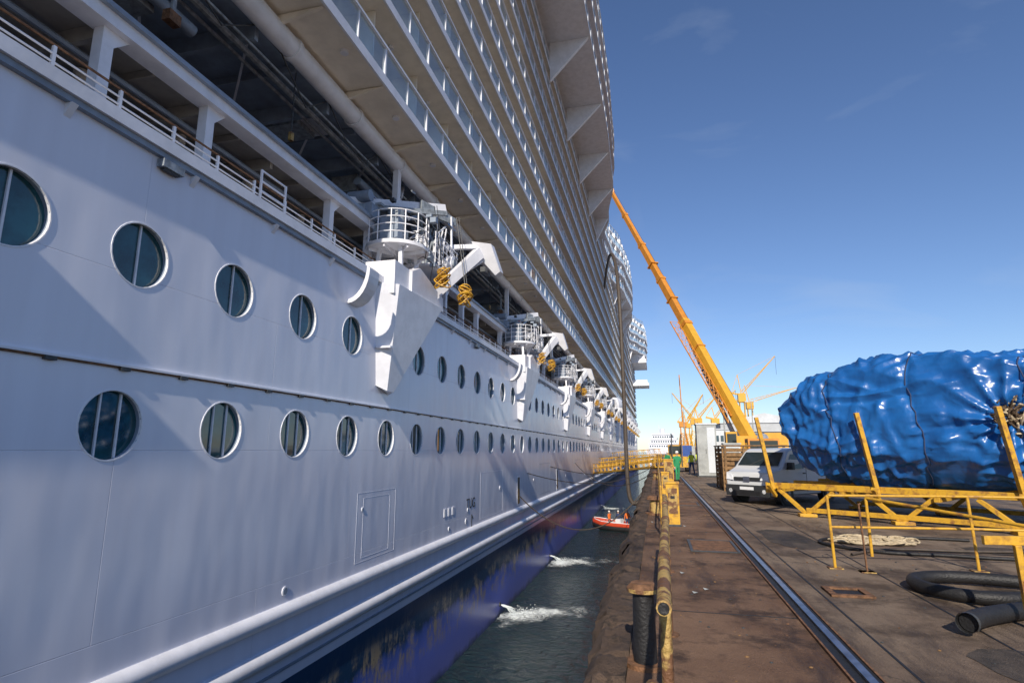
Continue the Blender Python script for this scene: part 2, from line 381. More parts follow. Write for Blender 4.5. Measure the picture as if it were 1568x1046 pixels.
# balconies
bl=MB();bg=MB()
OX=-7.8
ND=9
for k in range(ND):
    z=11.5+2.8*k
    bl.box(-14,OX,wa,wb,z-.2,z,'cream')
    bl.box(OX+.002,OX+.07,wa,wb,z-.24,z+.09,'white')
    bl.box(-9.75,-9.6,wa,wb,z+.001,z+2.59,'cream')
    bg.add([(OX-.02,wa,z+.1),(OX-.02,wb,z+.1),(OX-.02,wb,z+1.08),(OX-.02,wa,z+1.08)],[(0,1,2,3)],'bglass')
    bl.box(OX-.06,OX+.06,wa,wb,z+1.09,z+1.17,'white')
    y=wa+.2;i=0
    while y<wb:
        bl.box(-9.59,OX-.45,y,y+.05,z+.001,z+2.59,'cream')
        bl.box(OX-.045,OX+.03,y-.03,y+.05,z+.1,z+1.09,'white')
        if y<110:
            bl.box(OX-.04,OX+.015,y+1.7,y+1.74,z+.1,z+1.09,'white')
            bl.box(-9.6,-9.57,y+.5,y+2.9,z+.15,z+2.2,'dglass')
            bl.cyl((-8.5,y+1.7,z+2.5),(-8.5,y+1.7,z+2.6),.1,'white',n=8)
            if (i*7+k*3)%5<2:
                bl.box(-9.0,-8.5,y+.8,y+1.3,z+.4,z+.48,'shade');bl.box(-9.05,-8.97,y+.8,y+1.3,z+.48,z+.95,'shade')
            if (i*5+k*11)%7==0: bl.box(-8.6,-8.1,y+1.8,y+2.6,z+.01,z+.75,'white')
        else: bl.box(-9.6,-9.57,y+.5,y+2.9,z+.15,z+2.2,'dglass')
        y+=3.4;i+=1
y=wa+.2
while y<wb:
    bl.prism([(-7.85,y,11.26),(-9.55,y,11.26),(-9.55,y,10.9),(-9.3,y,10.98)],(0,.1,0),'cream')
    bl.cyl((-8.2,y+1.7,11.22),(-8.2,y+1.7,11.3),.12,'white',n=10); y+=3.4
bl.build('balcony_decks',ship);bg.build('balcony_glass',ship)
tab=[(-41,-4.5),(40,-4.1),(60,-3.8),(74,-4.1),(86,-5.6),(97,-7.6),(108,-8.3),(118,-7.8),(132,-5.6),(148,-4.6),(160,-4.9),(172,-6.4),(184,-7.8),(205,-7.8),(216,-5),(226,-2.4),(238,-2.0),(244,-3.6),(249,-8),(262,-12)]
def xo(y):
    for (a,b),(c,d) in zip(tab,tab[1:]):
        if a<=y<=c:
            t=(y-a)/(c-a); t=t*t*(3-2*t); return b+(d-b)*t
    return tab[-1][1]
ys=[20+2*i for i in range(121)]; ys=[y for y in ys if y<261]
up=MB();ug=MB()
def ribbon(mb,offx0,offx1,z0,z1,k,inner=None):
    for a,b in zip(ys,ys[1:]):
        xa,xb=xo(a),xo(b)
        ia=xa+offx0 if inner is None else inner; ib=xb+offx0 if inner is None else inner
        mb.add([(ia,a,z0),(xa+offx1,a,z0),(xb+offx1,b,z0),(ib,b,z0),(ia,a,z1),(xa+offx1,a,z1),(xb+offx1,b,z1),(ib,b,z1)],
           [(0,1,2,3),(4,7,6,5),(1,5,6,2),(0,3,7,4)],k)
for k in range(5):
    z=36.7+3*k; e=[0,.25,.35,.1,-.5][k]
    ribbon(up,0,e,z-.35,z,'white',inner=-14)
    ribbon(ug,e-.08,e-.05,z,z+1.1,'bglass')
    ribbon(up,e-.1,e+.0,z+1.1,z+1.18,'white')
    if k<4: ribbon(up,e-2.2,e-2.1,z+.0,z+2.65,'cream')
    for y in ys[::1]:
        up.box(xo(y)+e-.1,xo(y)+e-.02,y,y+.08,z,z+1.1,'white')
        if k<4: up.box(xo(y)+e-2.09,xo(y)+e-2.05,y+.3,y+1.6,z+.4,z+2.1,'dglass')
        if k<4 and int(y)%4==0: up.box(xo(y)+e-2.0,xo(y)+e-.15,y,y+.12,z+.001,z+2.64,'white')
y=24.6
while y<250:
    if xo(y)>-7.4:
        up.prism([(-7.75,y,32.6),(-7.75,y,36.34),(xo(y)-.2,y,36.34)],(0,.35,0),'white')
    y+=10.3
for (ya,yb,x1,za,zb) in((222,244,-2.2,33.2,36.2),(228,240,-1.6,25,27.4)):
    for q in range(2): up.box(-9,x1-.6*q,ya+q*.8,yb-q*.8,za+q*(zb-za)*.5,za+(q+1)*(zb-za)*.5-.01,'white')
    up.box(x1-.1,x1+.02,ya+1,yb-1,za+1.0,za+1.4,'dglass')
up.box(-46,-14.01,wa,250,5.2,48.5,'white'); up.box(-46,-14.02,wa,wb,-6,5.19,'white')
up.box(-14,-7.9,wa,20,36.5,36.7,'white')
up.box(-14,-9.7,250,wb,11,34,'white')
up.build('upper_decks',ship);ug.build('upper_deck_glass',ship)
# davit (shared mesh)
dv=MB()
cx,cy,cz=-8.35,1.35,6.8
RR=1.05
dv.cyl((cx,cy,cz-.12),(cx,cy,cz),RR+.03,'white',n=24)
for q in range(8):
    t=q*math.pi/4;dv.beam((cx+.1*math.cos(t),cy+.1*math.sin(t),cz-.2),(cx+1.0*math.cos(t),cy+1.0*math.sin(t),cz-.17),.05,.12,'white')
for sx_,sy_ in((.5,-.7),(.6,.6),(-.5,-.6)): dv.beam((cx+sx_,cy+sy_,5.3),(cx+sx_*.8,cy+sy_*.8,cz-.1),.12,.12,'white')
dv.beam((cx+.6,cy-.7,5.4),(cx+.6,cy+.7,cz-.2),.07,.07,'white')
for z in(.28,.55,.8,1.05):
    dv.tube([(cx+RR*math.cos(t),cy+RR*math.sin(t),cz+z) for t in [2*math.pi*i/24 for i in range(25)]],.02,'white',n=5)
for i in range(14):
    t=2*math.pi*i/14; dv.cyl((cx+RR*math.cos(t),cy+RR*math.sin(t),cz),(cx+RR*math.cos(t),cy+RR*math.sin(t),cz+1.05),.022,'white',n=5)
dv.box(cx-.7,cx+.2,cy-.5,cy+.4,cz,cz+.8,'machine')
dv.cyl((cx-.1,cy,cz+.8),(cx-.1,cy+.0,cz+1.4),.3,'machine',n=14)
dv.box(cx-.3,cx+.35,cy-.75,cy-.4,cz,cz+.9,'shade')
dv.beam((cx-1.3,cy-1.2,cz+1.35),(cx+.75,cy+2.4,cz+2.45),.26,.32,'white',.22,.28)
dv.beam((cx-1.0,cy-1.3,cz+1.15),(cx+.95,cy+2.1,cz+2.1),.13,.17,'machine')
dv.beam((cx-.1,cy-.2,cz+.9),(cx+.3,cy+1.7,cz+2.0),.11,.11,'metal')
dv.box(cx-1.0,cx-.5,cy-1.0,cy-.4,cz+.9,cz+1.35,'shade')
dv.cyl((cx-1.4,cy-.9,cz+1.65),(cx-.6,cy-.9,cz+1.65),.2,'shade',n=12)
dv.box(cx-.05,cx+.12,cy-.1,cy+.3,cz+1.42,cz+1.48,'red')
dv.box(cx-.5,cx+.95,cy+1.1,cy+3.2,cz-.25,cz-.17,'white')
dv.box(cx-.2,cx+.45,cy+1.5,cy+2.3,cz-.16,cz+.6,'machine')
for q in range(9):
    dv.cyl((cx-.2+.13*q,cy+1.9+.1*(q%3),cz+.5),(cx-.1+.12*q,cy+2.4,cz+1.6+.1*(q%2)),.028,random.choice(['white','machine']),n=6)
dv.cyl((cx-.2,cy+2.45,cz+1.0),(cx+.7,cy+2.45,cz+1.0),.24,'machine',n=14)
dv.cyl((cx+.75,cy+2.8,cz+.3),(cx+1.05,cy+2.8,cz+.3),.3,'white',n=16);dv.cyl((cx+.7,cy+2.8,cz+.3),(cx+1.1,cy+2.8,cz+.3),.18,'machine',n=12)
for z in(.0,.25,.5,.75,.95): dv.beam((cx+.98,cy+1.0,cz+z),(cx+1.03,cy+3.3,cz+z-.1),.028,.028,'white')
for q in range(7): dv.beam((cx+1.0,cy+1.0+.38*q,cz-.2),(cx+1.0,cy+1.0+.38*q,cz+.95),.028,.028,'white')
dv.beam((cx+.3,cy+1.2,cz+2.1),(cx+.95,cy+3.1,cz+2.15),.1,.45,'machine',.1,.3)
dv.beam((cx+.95,cy+2.7,cz+2.2),(cx+1.0,cy+2.7,cz+.2),.06,.09,'white')
dv.beam((cx+.6,cy+2.1,cz+2.3),(cx+1.0,cy+1.2,cz-.3),.035,.035,'metal')
for i in range(75):
    px_=cx+random.uniform(-1.0,1.0);py_=cy+random.uniform(-.9,3.2);pz_=cz+random.uniform(-.6,2.0)
    if i%3==0: dv.box(px_,px_+random.uniform(.06,.25),py_,py_+random.uniform(.08,.3),pz_,pz_+random.uniform(.06,.25),random.choice(['machine','white','shade','dark']))
    elif i%3==1: dv.beam((px_,py_,pz_),(px_+random.uniform(-.3,.3),py_+random.uniform(.3,.9),pz_+random.uniform(-.5,.5)),.04,.05,random.choice(['machine','white','metal']))
    else:
        dv.tube([(px_,py_,pz_),(px_+random.uniform(-.2,.3),py_+.3,pz_+.2),(px_+random.uniform(-.2,.3),py_+.8,pz_+random.uniform(-.4,.3)),(px_,py_+1.1,pz_-.5)],.016,random.choice(['dark','machine','white','hose']),n=5)
dv.beam((HX+.3,2.5,5.2),(-6.5,4.8,7.7),.24,.34,'white',.34,.42)
dv.beam((HX+.3,4.4,6.4),(-6.4,4.9,7.4),.12,.13,'white')
dv.prism([(-6.75,4.6,8.15),(-6.0,4.8,8.05),(-5.75,5.3,7.05),(-5.95,5.3,6.9),(-6.5,4.95,7.55)],(.0,.5,.05),'white')
dv.beam((-8.6,3.9,7.75),(-6.4,4.9,8.0),.22,.17,'white')
dv.box(-6.4,-6.2,4.7,5.4,6.9,7.1,'dark')
for hx,hy,hz in((-7.0,2.2,5.9),(-6.55,3.35,5.6)):
    dv.cyl((hx,hy,hz+.3),(hx-.5,hy+.3,cz+2.0),.016,'dark',n=5);dv.cyl((hx+.08,hy,hz+.3),(hx-.4,hy+.3,cz+2.0),.012,'dark',n=5)
    for q in range(14):
        rr=random.uniform(.1,.29);pp=[];tx=random.uniform(-1.3,1.3);ty=random.uniform(-1.3,1.3)
        for i in range(13):
            t=2*math.pi*i/12; pp.append((hx+rr*math.cos(t),hy+rr*math.sin(t),hz-.22+q*.035+.7*tx*rr*math.cos(t)+.7*ty*rr*math.sin(t)))
        dv.tube(pp,.026,'yellow',n=5)
    dv.box(hx-.08,hx+.08,hy-.05,hy+.05,hz-.3,hz+.3,'yellow')
dvo=dv.build('davit',ship,loc=(0,brY[2],0),smooth=True)
for b in brY[3:]:
    o=bpy.data.objects.new('davit',dvo.data);COL.objects.link(o);o.parent=ship;o.location=(0,b,0)
lb=MB()
L_=[(-4.6,.15,.1),(-4.2,1.0,.6),(-2.5,1.6,1),(0,1.75,1),(2.5,1.6,1),(4.2,1.0,.6),(4.6,.15,.1)]
sec=[(0,-1.2),(.75,-.95),(1,-.2),(1,.3),(.85,1.1),(.45,1.55),(0,1.65)]
vs=[];n=len(sec)*2-2
for yy,w,hs in L_:
    ring=[(w*a,yy,b*(.55+.45*hs)) for a,b in sec]+[(-w*a,yy,b*(.55+.45*hs)) for a,b in sec[-2:0:-1]]
    vs+=ring
fs=[];
for i in range(len(L_)-1):
    for j in range(n):
        q=(j+1)%n;fs.append((i*n+j,i*n+q,(i+1)*n+q,(i+1)*n+j))
lb.add(vs,fs,'white')
for q in range(5): lb.box(1.5,1.66,-2.4+q*1.05,-1.8+q*1.05,.35,.75,'dglass')
lbo=None
for b in brY[7:13]:
    if lbo is None: lbo=lb.build('lifeboat',ship,loc=(-7.6,b+9,8.6),smooth=True)
    else:
        o=bpy.data.objects.new('lifeboat',lbo.data);COL.objects.link(o);o.parent=ship;o.location=(-7.6,b+9,8.6)
# ------------------------------------------------------------ WATER
def water_mat():
    m=mat('harbour_water',(.015,.035,.04),.07);nt=m.node_tree;N=nt.nodes;L=nt.links;b=N['Principled BSDF']
    tc=N.new('ShaderNodeTexCoord');n=N.new('ShaderNodeTexNoise');n.inputs['Scale'].default_value=1.7;n.inputs['Detail'].default_value=8;n.inputs['Distortion'].default_value=.9;n.inputs['Roughness'].default_value=.58
    L.new(tc.outputs['Object'],n.inputs['Vector']);bp=N.new('ShaderNodeBump');bp.inputs['Strength'].default_value=1;bp.inputs['Distance'].default_value=.5
    L.new(n.outputs['Fac'],bp.inputs['Height']);L.new(bp.outputs[0],b.inputs['Normal']);return m
w=MB();w.add([(-3000,-3000,W),(0,-3000,W),(0,4000,W),(-3000,4000,W)],[(0,1,2,3)],water_mat());w.build('water')
def foam_mat():
    m=bpy.data.materials.new('foam');m.use_nodes=True;nt=m.node_tree;N=nt.nodes;L=nt.links;b=N['Principled BSDF']
    b.inputs['Base Color'].default_value=(.8,.86,.86,1);b.inputs['Roughness'].default_value=.7
    tc=N.new('ShaderNodeTexCoord');n=N.new('ShaderNodeTexNoise');n.inputs['Scale'].default_value=1.4;n.inputs['Detail'].default_value=12;n.inputs['Roughness'].default_value=.84;n.inputs['Distortion'].default_value=2.0
    L.new(tc.outputs['Object'],n.inputs['Vector'])
    at=N.new('ShaderNodeAttribute');at.attribute_name='dens'
    ad=N.new('ShaderNodeMath');L.new(n.outputs['Fac'],ad.inputs[0]);L.new(at.outputs['Fac'],ad.inputs[1])
    r=N.new('ShaderNodeMapRange');r.inputs['From Min'].default_value=.76;r.inputs['From Max'].default_value=1.05
    L.new(ad.outputs[0],r.inputs['Value']);L.new(r.outputs[0],b.inputs['Alpha']);return m
FM=foam_mat()
def foam(yc,L1,W1):
    nx,ny=60,60;vs=[];d=[]
    for i in range(nx+1):
        for j in range(ny+1):
            a=i/nx;b_=j/ny*2-1
            x=HX+.1+a*L1;yy=yc+b_*W1
            sx=(x-(HX+.9))/(L1*.66);sy=(yy-yc-.5*(x-HX-1))/(W1*.6)
            rr=math.sqrt((sx/(1.3 if sx>0 else .5))**2+sy*sy)+.35*noise.noise(Vector((x*.9,yy*.9,2)))
            rr=max(0,rr)
            h=.16*max(0,1-rr*1.2)*(.5+noise.noise(Vector((x*4,yy*4,0))))
            vs.append((x,yy,W+.03+max(0,h)));d.append(max(0,.56*(1-rr)) if rr<1 else 0)
    fs=[(i*(ny+1)+j,(i+1)*(ny+1)+j,(i+1)*(ny+1)+j+1,i*(ny+1)+j+1) for i in range(nx) for j in range(ny)]
    me=bpy.data.meshes.new('discharge_foam');me.from_pydata(vs,[],fs);me.materials.append(FM)
    at=me.attributes.new('dens','FLOAT','POINT');at.data.foreach_set('value',d);me.shade_smooth()
    o=bpy.data.objects.new('discharge_foam',me);COL.objects.link(o)
    jt=MB()
    for q in range(26):
        sp_=random.uniform(.6,1.1);oy=random.gauss(0,.07);t0=random.uniform(0,.6);t1=t0+random.uniform(.25,.4)
        pts=[];m_=6
        for i in range(m_):
            t=t0+(t1-t0)*i/(m_-1);pts.append((HX+.02+.9*t*sp_,yc+oy*(.4+t)+.3*t,W+.5-.5*t*t+random.gauss(0,.01)))
        jt.tube(pts,.02,'foamw',n=4,radii=[.01,.02,.026,.022,.016,.005])
    for q in range(300):
        a_=abs(random.gauss(0,.7));c_=random.gauss(0,.55);jt.sphere((HX+.5+a_,yc+.2+c_+.3*a_,W+.05+abs(random.gauss(0,.10))*math.exp(-a_)),random.uniform(.008,.03),'foamw',6)
    jt.cyl((HX-.02,yc,W+.52),(HX+.04,yc,W+.52),.11,'dark',n=12)
    jt.build('water_jet',o,smooth=True)
foam(29.5,6.6,4.4);foam(43.5,6.6,5.6);foam(84,5,4)
# ------------------------------------------------------------ QUAY GROUND
def ground_mat(name,base,c2,c3,s1,s2,crack=True,rough=.85,crackc=(.02,.018,.016)):
    m=bpy.data.materials.new(name);m.use_nodes=True;nt=m.node_tree;N=nt.nodes;L=nt.links;b=N['Principled BSDF'];b.inputs['Roughness'].default_value=rough
    tc=N.new('ShaderNodeTexCoord')
    def nz(s,d=8,r=.65,scl=None):
        n=N.new('ShaderNodeTexNoise');n.inputs['Scale'].default_value=s;n.inputs['Detail'].default_value=d;n.inputs['Roughness'].default_value=r
        if scl:
            mp=N.new('ShaderNodeMapping');mp.inputs['Scale'].default_value=scl;L.new(tc.outputs['Object'],mp.inputs[0]);L.new(mp.outputs[0],n.inputs['Vector'])
        else: L.new(tc.outputs['Object'],n.inputs['Vector'])
        return n
    n1=nz(s1);n2=nz(s2,10,.7);n3=nz(60,4);n4=nz(.9,9,.75,(1.6,.35,1))
    r1=N.new('ShaderNodeValToRGB');r1.color_ramp.elements[0].position=.38;r1.color_ramp.elements[1].position=.6
    r1.color_ramp.elements[0].color=(*base,1);r1.color_ramp.elements[1].color=(*c2,1);L.new(n1.outputs['Fac'],r1.inputs['Fac'])
    r2=N.new('ShaderNodeValToRGB');r2.color_ramp.elements[0].position=.50;r2.color_ramp.elements[1].position=.62
    r2.color_ramp.elements[0].color=(0,0,0,1);L.new(n2.outputs['Fac'],r2.inputs['Fac'])
    mx=N.new('ShaderNodeMixRGB');L.new(r2.outputs[0],mx.inputs[0]);L.new(r1.outputs[0],mx.inputs[1]);mx.inputs[2].default_value=(*c3,1)
    r4=N.new('ShaderNodeMapRange');r4.inputs['From Min'].default_value=.50;r4.inputs['From Max'].default_value=.64;r4.inputs['To Max'].default_value=.75;L.new(n4.outputs['Fac'],r4.inputs['Value'])
    mo=N.new('ShaderNodeMixRGB');L.new(r4.outputs[0],mo.inputs[0]);L.new(mx.outputs[0],mo.inputs[1]);mo.inputs[2].default_value=(c3[0]*.45,c3[1]*.42,c3[2]*.4,1)
    mg=N.new('ShaderNodeMixRGB');mg.blend_type='MULTIPLY';mg.inputs[0].default_value=.6
    L.new(mo.outputs[0],mg.inputs[1]);L.new(n3.outputs['Fac'],mg.inputs[2])
    out=mg
    if crack:
        v=N.new('ShaderNodeTexVoronoi');v.feature='DISTANCE_TO_EDGE';v.inputs['Scale'].default_value=.33
        vm=N.new('ShaderNodeVectorMath');vm.operation='ADD';L.new(tc.outputs['Object'],vm.inputs[0]);
        sc_=N.new('ShaderNodeVectorMath');sc_.operation='SCALE';sc_.inputs['Scale'].default_value=.9;L.new(n2.outputs['Color'],sc_.inputs[0]);L.new(sc_.outputs[0],vm.inputs[1]);L.new(vm.outputs[0],v.inputs['Vector'])
        rc_=N.new('ShaderNodeValToRGB');rc_.color_ramp.elements[0].position=.0;rc_.color_ramp.elements[1].position=.008
        rc_.color_ramp.elements[0].color=(.7,.7,.7,1);rc_.color_ramp.elements[1].color=(0,0,0,1);L.new(v.outputs['Distance'],rc_.inputs['Fac'])
        m2=N.new('ShaderNodeMixRGB');L.new(rc_.outputs[0],m2.inputs[0]);L.new(mg.outputs[0],m2.inputs[1]);m2.inputs[2].default_value=(*crackc,1);out=m2
    L.new(out.outputs[0],b.inputs['Base Color'])
    rg=N.new('ShaderNodeMapRange');rg.inputs['To Min'].default_value=rough;rg.inputs['To Max'].default_value=.5;L.new(r4.outputs[0],rg.inputs['Value']);L.new(rg.outputs[0],b.inputs['Roughness'])
    bp=N.new('ShaderNodeBump');bp.inputs['Strength'].default_value=.7;bp.inputs['Distance'].default_value=.04
    am=N.new('ShaderNodeMath');L.new(n2.outputs['Fac'],am.inputs[0]);L.new(n3.outputs['Fac'],am.inputs[1]);L.new(am.outputs[0],bp.inputs['Height']);L.new(bp.outputs[0],b.inputs['Normal'])
    return m
GA=ground_mat('quay_asphalt',(.23,.155,.11),(.38,.285,.205),(.12,.08,.055),.3,.9)
GB=ground_mat('quay_apron_concrete',(.20,.105,.062),(.35,.21,.13),(.085,.045,.028),.6,1.4,crack=False)
GC=ground_mat('coping_stone',(.09,.06,.045),(.18,.12,.085),(.04,.03,.025),2,4,crack=False)
g=MB();EX=-.32
g.add([(EX,-3000,G),(5000,-3000,G),(5000,4000,G),(EX,4000,G)],[(0,1,2,3)],GA)
g.add([(EX,-3000,G),(EX,4000,G),(EX,4000,W-3),(EX,-3000,W-3)],[(0,1,2,3)],GC)
g.build('ground')
a=MB();a.add([(EX+.005,-20,G+.004),(1.42,-20,G+.004),(1.42,400,G+.004),(EX+.005,400,G+.004)],[(0,1,2,3)],GB);a.build('quay_apron')
GP=ground_mat('asphalt_patch',(.09,.07,.06),(.14,.11,.09),(.06,.05,.045),.8,2,crack=False)
pa=MB()
for (x,y,w_,l,rt) in((4.4,8.7,1.5,1.1,.2),(2.6,13.5,.9,2.6,.05),(6.5,12.6,2.2,1.0,-.2),(3.0,6.0,.7,1.2,.1),(5.6,24,2.5,3,.1)):
    n_=22;vs=[]
    for i in range(n_):
        t=2*math.pi*i/n_;c,s_=math.cos(t),math.sin(t);kx=w_/2*math.copysign(abs(c)**.6,c);ky=l/2*math.copysign(abs(s_)**.6,s_)
        vs.append((x+kx*math.cos(rt)-ky*math.sin(rt)+random.uniform(-.06,.06),y+kx*math.sin(rt)+ky*math.cos(rt)+random.uniform(-.06,.06),G+.004))
    pa.add(vs,[tuple(range(n_))],GP)
for x in(1.95,3.1): pa.box(x,x+.025,-10,120,G+.001,G+.0045,'black')
for y in(7.2,14.0,21.5): pa.box(-.3,1.41,y,y+.02,G+.005,G+.0085,'black')
pa.build('asphalt_patches')
cp=MB()
yy=-6
while yy<200:
    ln=random.uniform(.5,1.3) if yy<60 else 6
    nx,ny=8,max(4,int(ln/.07)) if yy<40 else 4
    vs=[];bx_=random.uniform(-.07,.05);bz_=random.uniform(-.05,.03);sl=random.uniform(-.05,.05)
    for i in range(nx):
        for j in range(ny+1):
            x=-.70+(.38)*i/(nx-1);y=yy+ln*.975*j/ny
            nn=noise.noise(Vector((x*5,y*4,1)))+.7*noise.noise(Vector((x*14,y*13,4)))
            ed=.14 if i==0 else (.05 if i==1 else 0)
            k_=1-i/(nx-1)
            vs.append((x+bx_*k_+(.13*nn if i<2 else 0),y,G+.03+.07*nn*(.4+k_)-ed+bz_*k_+sl*k_*(j/ny-.5)-(.06 if j in(0,ny) else 0)))
    top=len(vs)
    fs=[(i*(ny+1)+j,(i+1)*(ny+1)+j,(i+1)*(ny+1)+j+1,i*(ny+1)+j+1) for i in range(nx-1) for j in range(ny)]
    for j in range(ny+1): vs.append((vs[j][0]-.01,vs[j][1],W-2))
    fs+=[(j,j+1,top+j+1,top+j) for j in range(ny)]
    cp.add(vs,fs,GC); yy+=ln
cp.build('quay_coping',smooth=True)
rl=MB()
for X in (1.56,):
    rl.box(X-.035,X+.035,-20,400,G+.0,G+.035,'metal')
    rl.box(X-.13,X-.036,-20,400,G+.004,G+.008,'black')
    rl.box(X+.036,X+.09,-20,400,G+.004,G+.008,'black')
    rl.box(X-.15,X-.131,-20,400,G+.004,G+.03,'rust')
    rl.box(X+.091,X+.11,-20,400,G+.004,G+.02,'rust')
rl.build('crane_rail')
def hatch(x,y,w,l,name='manhole_cover'):
    h=MB();h.box(x-w/2,x+w/2,y-l/2,y+l/2,G+.008,G+.02,'rust')
    for s_ in(-1,1):
        h.box(x+s_*(w/2+.03)-.025,x+s_*(w/2+.03)+.025,y-l/2-.05,y+l/2+.05,G+.008,G+.028,'dark')
        h.box(x-w/2,x+w/2,y+s_*(l/2+.03)-.025,y+s_*(l/2+.03)+.025,G+.008,G+.026,'dark')
    h.build(name)
hatch(.95,12.0,.75,1.3);hatch(.9,21,.7,1.2)
h=MB();x,y=2.3,8.6
for a0,a1,b0,b1 in((-.25,.25,-.25,-.17),(-.25,.25,.17,.25),(-.25,-.17,-.169,.169),(.17,.25,-.169,.169)): h.box(x+a0,x+a1,y+b0,y+b1,G+.003,G+.03,'rust')
h.box(x-.169,x+.169,y-.169,y+.169,G+.003,G+.008,'black');h.build('drain_opening')
db=MB()
for i in range(420):
    x=random.choice([random.uniform(-.3,1.3),random.uniform(1.8,6)]);y=random.uniform(3.2,22);s=random.uniform(.004,.016)
    db.sphere((x,y,G+s*.5),s,random.choice(['rust','dark','dark','wood']),6,(1.3,.8,.6))
for i in range(6):
    x=random.uniform(-.2,1.2);y=random.uniform(5,16);db.add([(x,y,G+.01),(x+.06,y+.02,G+.02),(x+.05,y+.06,G+.012),(x-.02,y+.04,G+.03)],[(0,1,2,3)],'grey')
db.build('debris')
# ------------------------------------------------------------ pipe handrail, bollard, yellow cabinet
pg=MB()
ph=G+1.08
pg.tube([(.00,2.92,ph),(.015,4,ph+.012),(.03,5.2,ph-.012),(.06,6.4,ph+.008),(.07,7.6,ph-.01),(.1,9.6,ph)],.036,'oldyellow',n=12)
pg.cyl((.0,2.93,ph),(-.001,2.912,ph),.027,'black',n=12)
for y,x in((4.1,.017),(6.35,.058),(8.2,.08)): pg.cyl((x,y,ph+.002),(x,y+.14,ph+.002),.044,'rust',n=12)
for y,x in((3.4,.005),(6.3,.05),(9.4,.1)):
    pg.cyl((x,y,G),(x,y,ph),.032,'oldyellow',n=10);pg.cyl((x,y,G),(x,y,G+.02),.09,'rust',n=10);pg.cyl((x,y,ph-.09),(x,y,ph-.03),.042,'rust',n=10)
pg.tube([(.01,3.4,ph-.5),(.06,6.4,ph-.5),(.1,9.4,ph-.5)],.022,'oldyellow',n=8)
pg.build('pipe_handrail',smooth=True)
pg=MB();pg.tube([(-.12,1.6,ph-.26),(-.09,2.2,ph-.28),(-.06,2.75,ph-.28)],.034,'oldyellow',n=12)
pg.cyl((-.06,2.752,ph-.28),(-.059,2.762,ph-.28),.026,'black',n=12)
for y in (2.1,2.68): pg.cyl((-.08 if y<2.5 else -.06,y,G),(-.08 if y<2.5 else -.06,y,ph-.27),.03,'oldyellow',n=10)
pg.build('broken_handrail',smooth=True)
bo=MB();bx,by=-.17,5.4
bo.cyl((bx,by,G),(bx,by,G+.04),.17,'rust',n=20);bo.cyl((bx,by,G+.04),(bx,by,G+.60),.10,'black',r1=.09,n=20)
bo.cyl((bx,by,G+.60),(bx,by,G+.63),.14,'oldyellow',n=20);bo.cyl((bx,by,G+.63),(bx,by,G+.67),.14,'rust',r1=.1,n=20)
bo.build('mooring_bollard',smooth=True)
for (x_,y_) in((-.1,17.5),(-.1,38)):
    b2_=MB();b2_.cyl((x_,y_,G),(x_,y_,G+.05),.3,'rust',n=20);b2_.cyl((x_,y_,G+.05),(x_,y_,G+.42),.17,'oldyellow',r1=.15,n=20);b2_.cyl((x_,y_,G+.42),(x_,y_,G+.52),.26,'rust',r1=.2,n=20);b2_.build('mooring_bollard',smooth=True)
def cab(x,y,h=1.0,w=.3,name='yellow_cabinet'):
    c=MB();c.box(x-w/2,x+w/2,y-w/2,y+w/2,G+.05,G+h,'yellow');c.box(x-w/2-.02,x+w/2+.02,y-w/2-.02,y+w/2+.02,G+h,G+h+.05,'yellow')
    c.box(x-w/2+.04,x+w/2-.04,y-w/2-.012,y-w/2,G+.3,G+h-.1,'oldyellow');c.box(x-.05,x+.05,y-w/2-.02,y-w/2-.013,G+.65,G+.72,'black')
    c.box(x-w/2-.03,x+w/2+.03,y-w/2-.03,y+w/2+.03,G,G+.05,'dark');c.build(name,bevel=.01)
cab(.33,15);cab(.3,25,.9);cab(.6,33,1.3,.5)
fr=MB()
y=13
while y<62:
    fr.cyl((.05,y,G),(.05,y,G+1.05),.028,'yellow',n=6);y+=2.6
fr.cyl((.05,13,G+1.05),(.05,61,G+1.05),.022,'yellow',n=6)
fr.tube([(.05,13+i*.5,G+.6-.12*math.sin((i*.5)%2.6/2.6*math.pi)) for i in range(96)],.012,'dark',n=5)
fr.build('quay_handrail')
def gang(p0,p1,name='gangway',hh=1.1):
    q=MB();p0=Vector(p0);p1=Vector(p1);d=p1-p0;n=int(d.length/1.2);s=Vector((-d.y,d.x,0)).normalized()*.55
    q.beam(p0,p1,1.1,.12,'yellow')
    for sg in(-1,1):
        for z in(.1,.6,hh): q.beam(p0+s*sg+Vector((0,0,z)),p1+s*sg+Vector((0,0,z)),.06,.07,'yellow')
        for i in range(n+1):
            a=p0+d*(i/n)+s*sg; q.beam(a,a+Vector((0,0,hh)),.06,.06,'yellow')
            if i<n:
                b=p0+d*((i+1)/n)+s*sg;q.beam(a+Vector((0,0,.1)),b+Vector((0,0,hh)),.04,.04,'yellow')
    q.build(name)
gang((.3,60,-1.6),(-7.9,76,-2.9));gang((.3,90,-1.6),(-7.9,82,-2.2));gang((1.0,112,-1.6),(-7.9,104,-2.4),hh=2)
def sag(p0,p1,s,r,k,name,n=24):
    p0=Vector(p0);p1=Vector(p1);t=MB();t.tube([p0.lerp(p1,i/n)-Vector((0,0,s*4*(i/n)*(1-i/n))) for i in range(n+1)],r,k,n=6);return t.build(name,smooth=True)
sag((-7.95,33.6,-2.6),(-.3,40,-1.7),2.6,.035,'hose','mooring_line')
sag((-7.95,36,-1.4),(-.3,60,-1.5),1.1,.03,'hose','mooring_line')
sag((-7.95,44,-1.2),(-.3,75,-1.5),1.0,.03,'hose','mooring_line')
sag((-7.95,58,-1.2),(-.3,42,-1.5),1.5,.03,'hose','mooring_line')
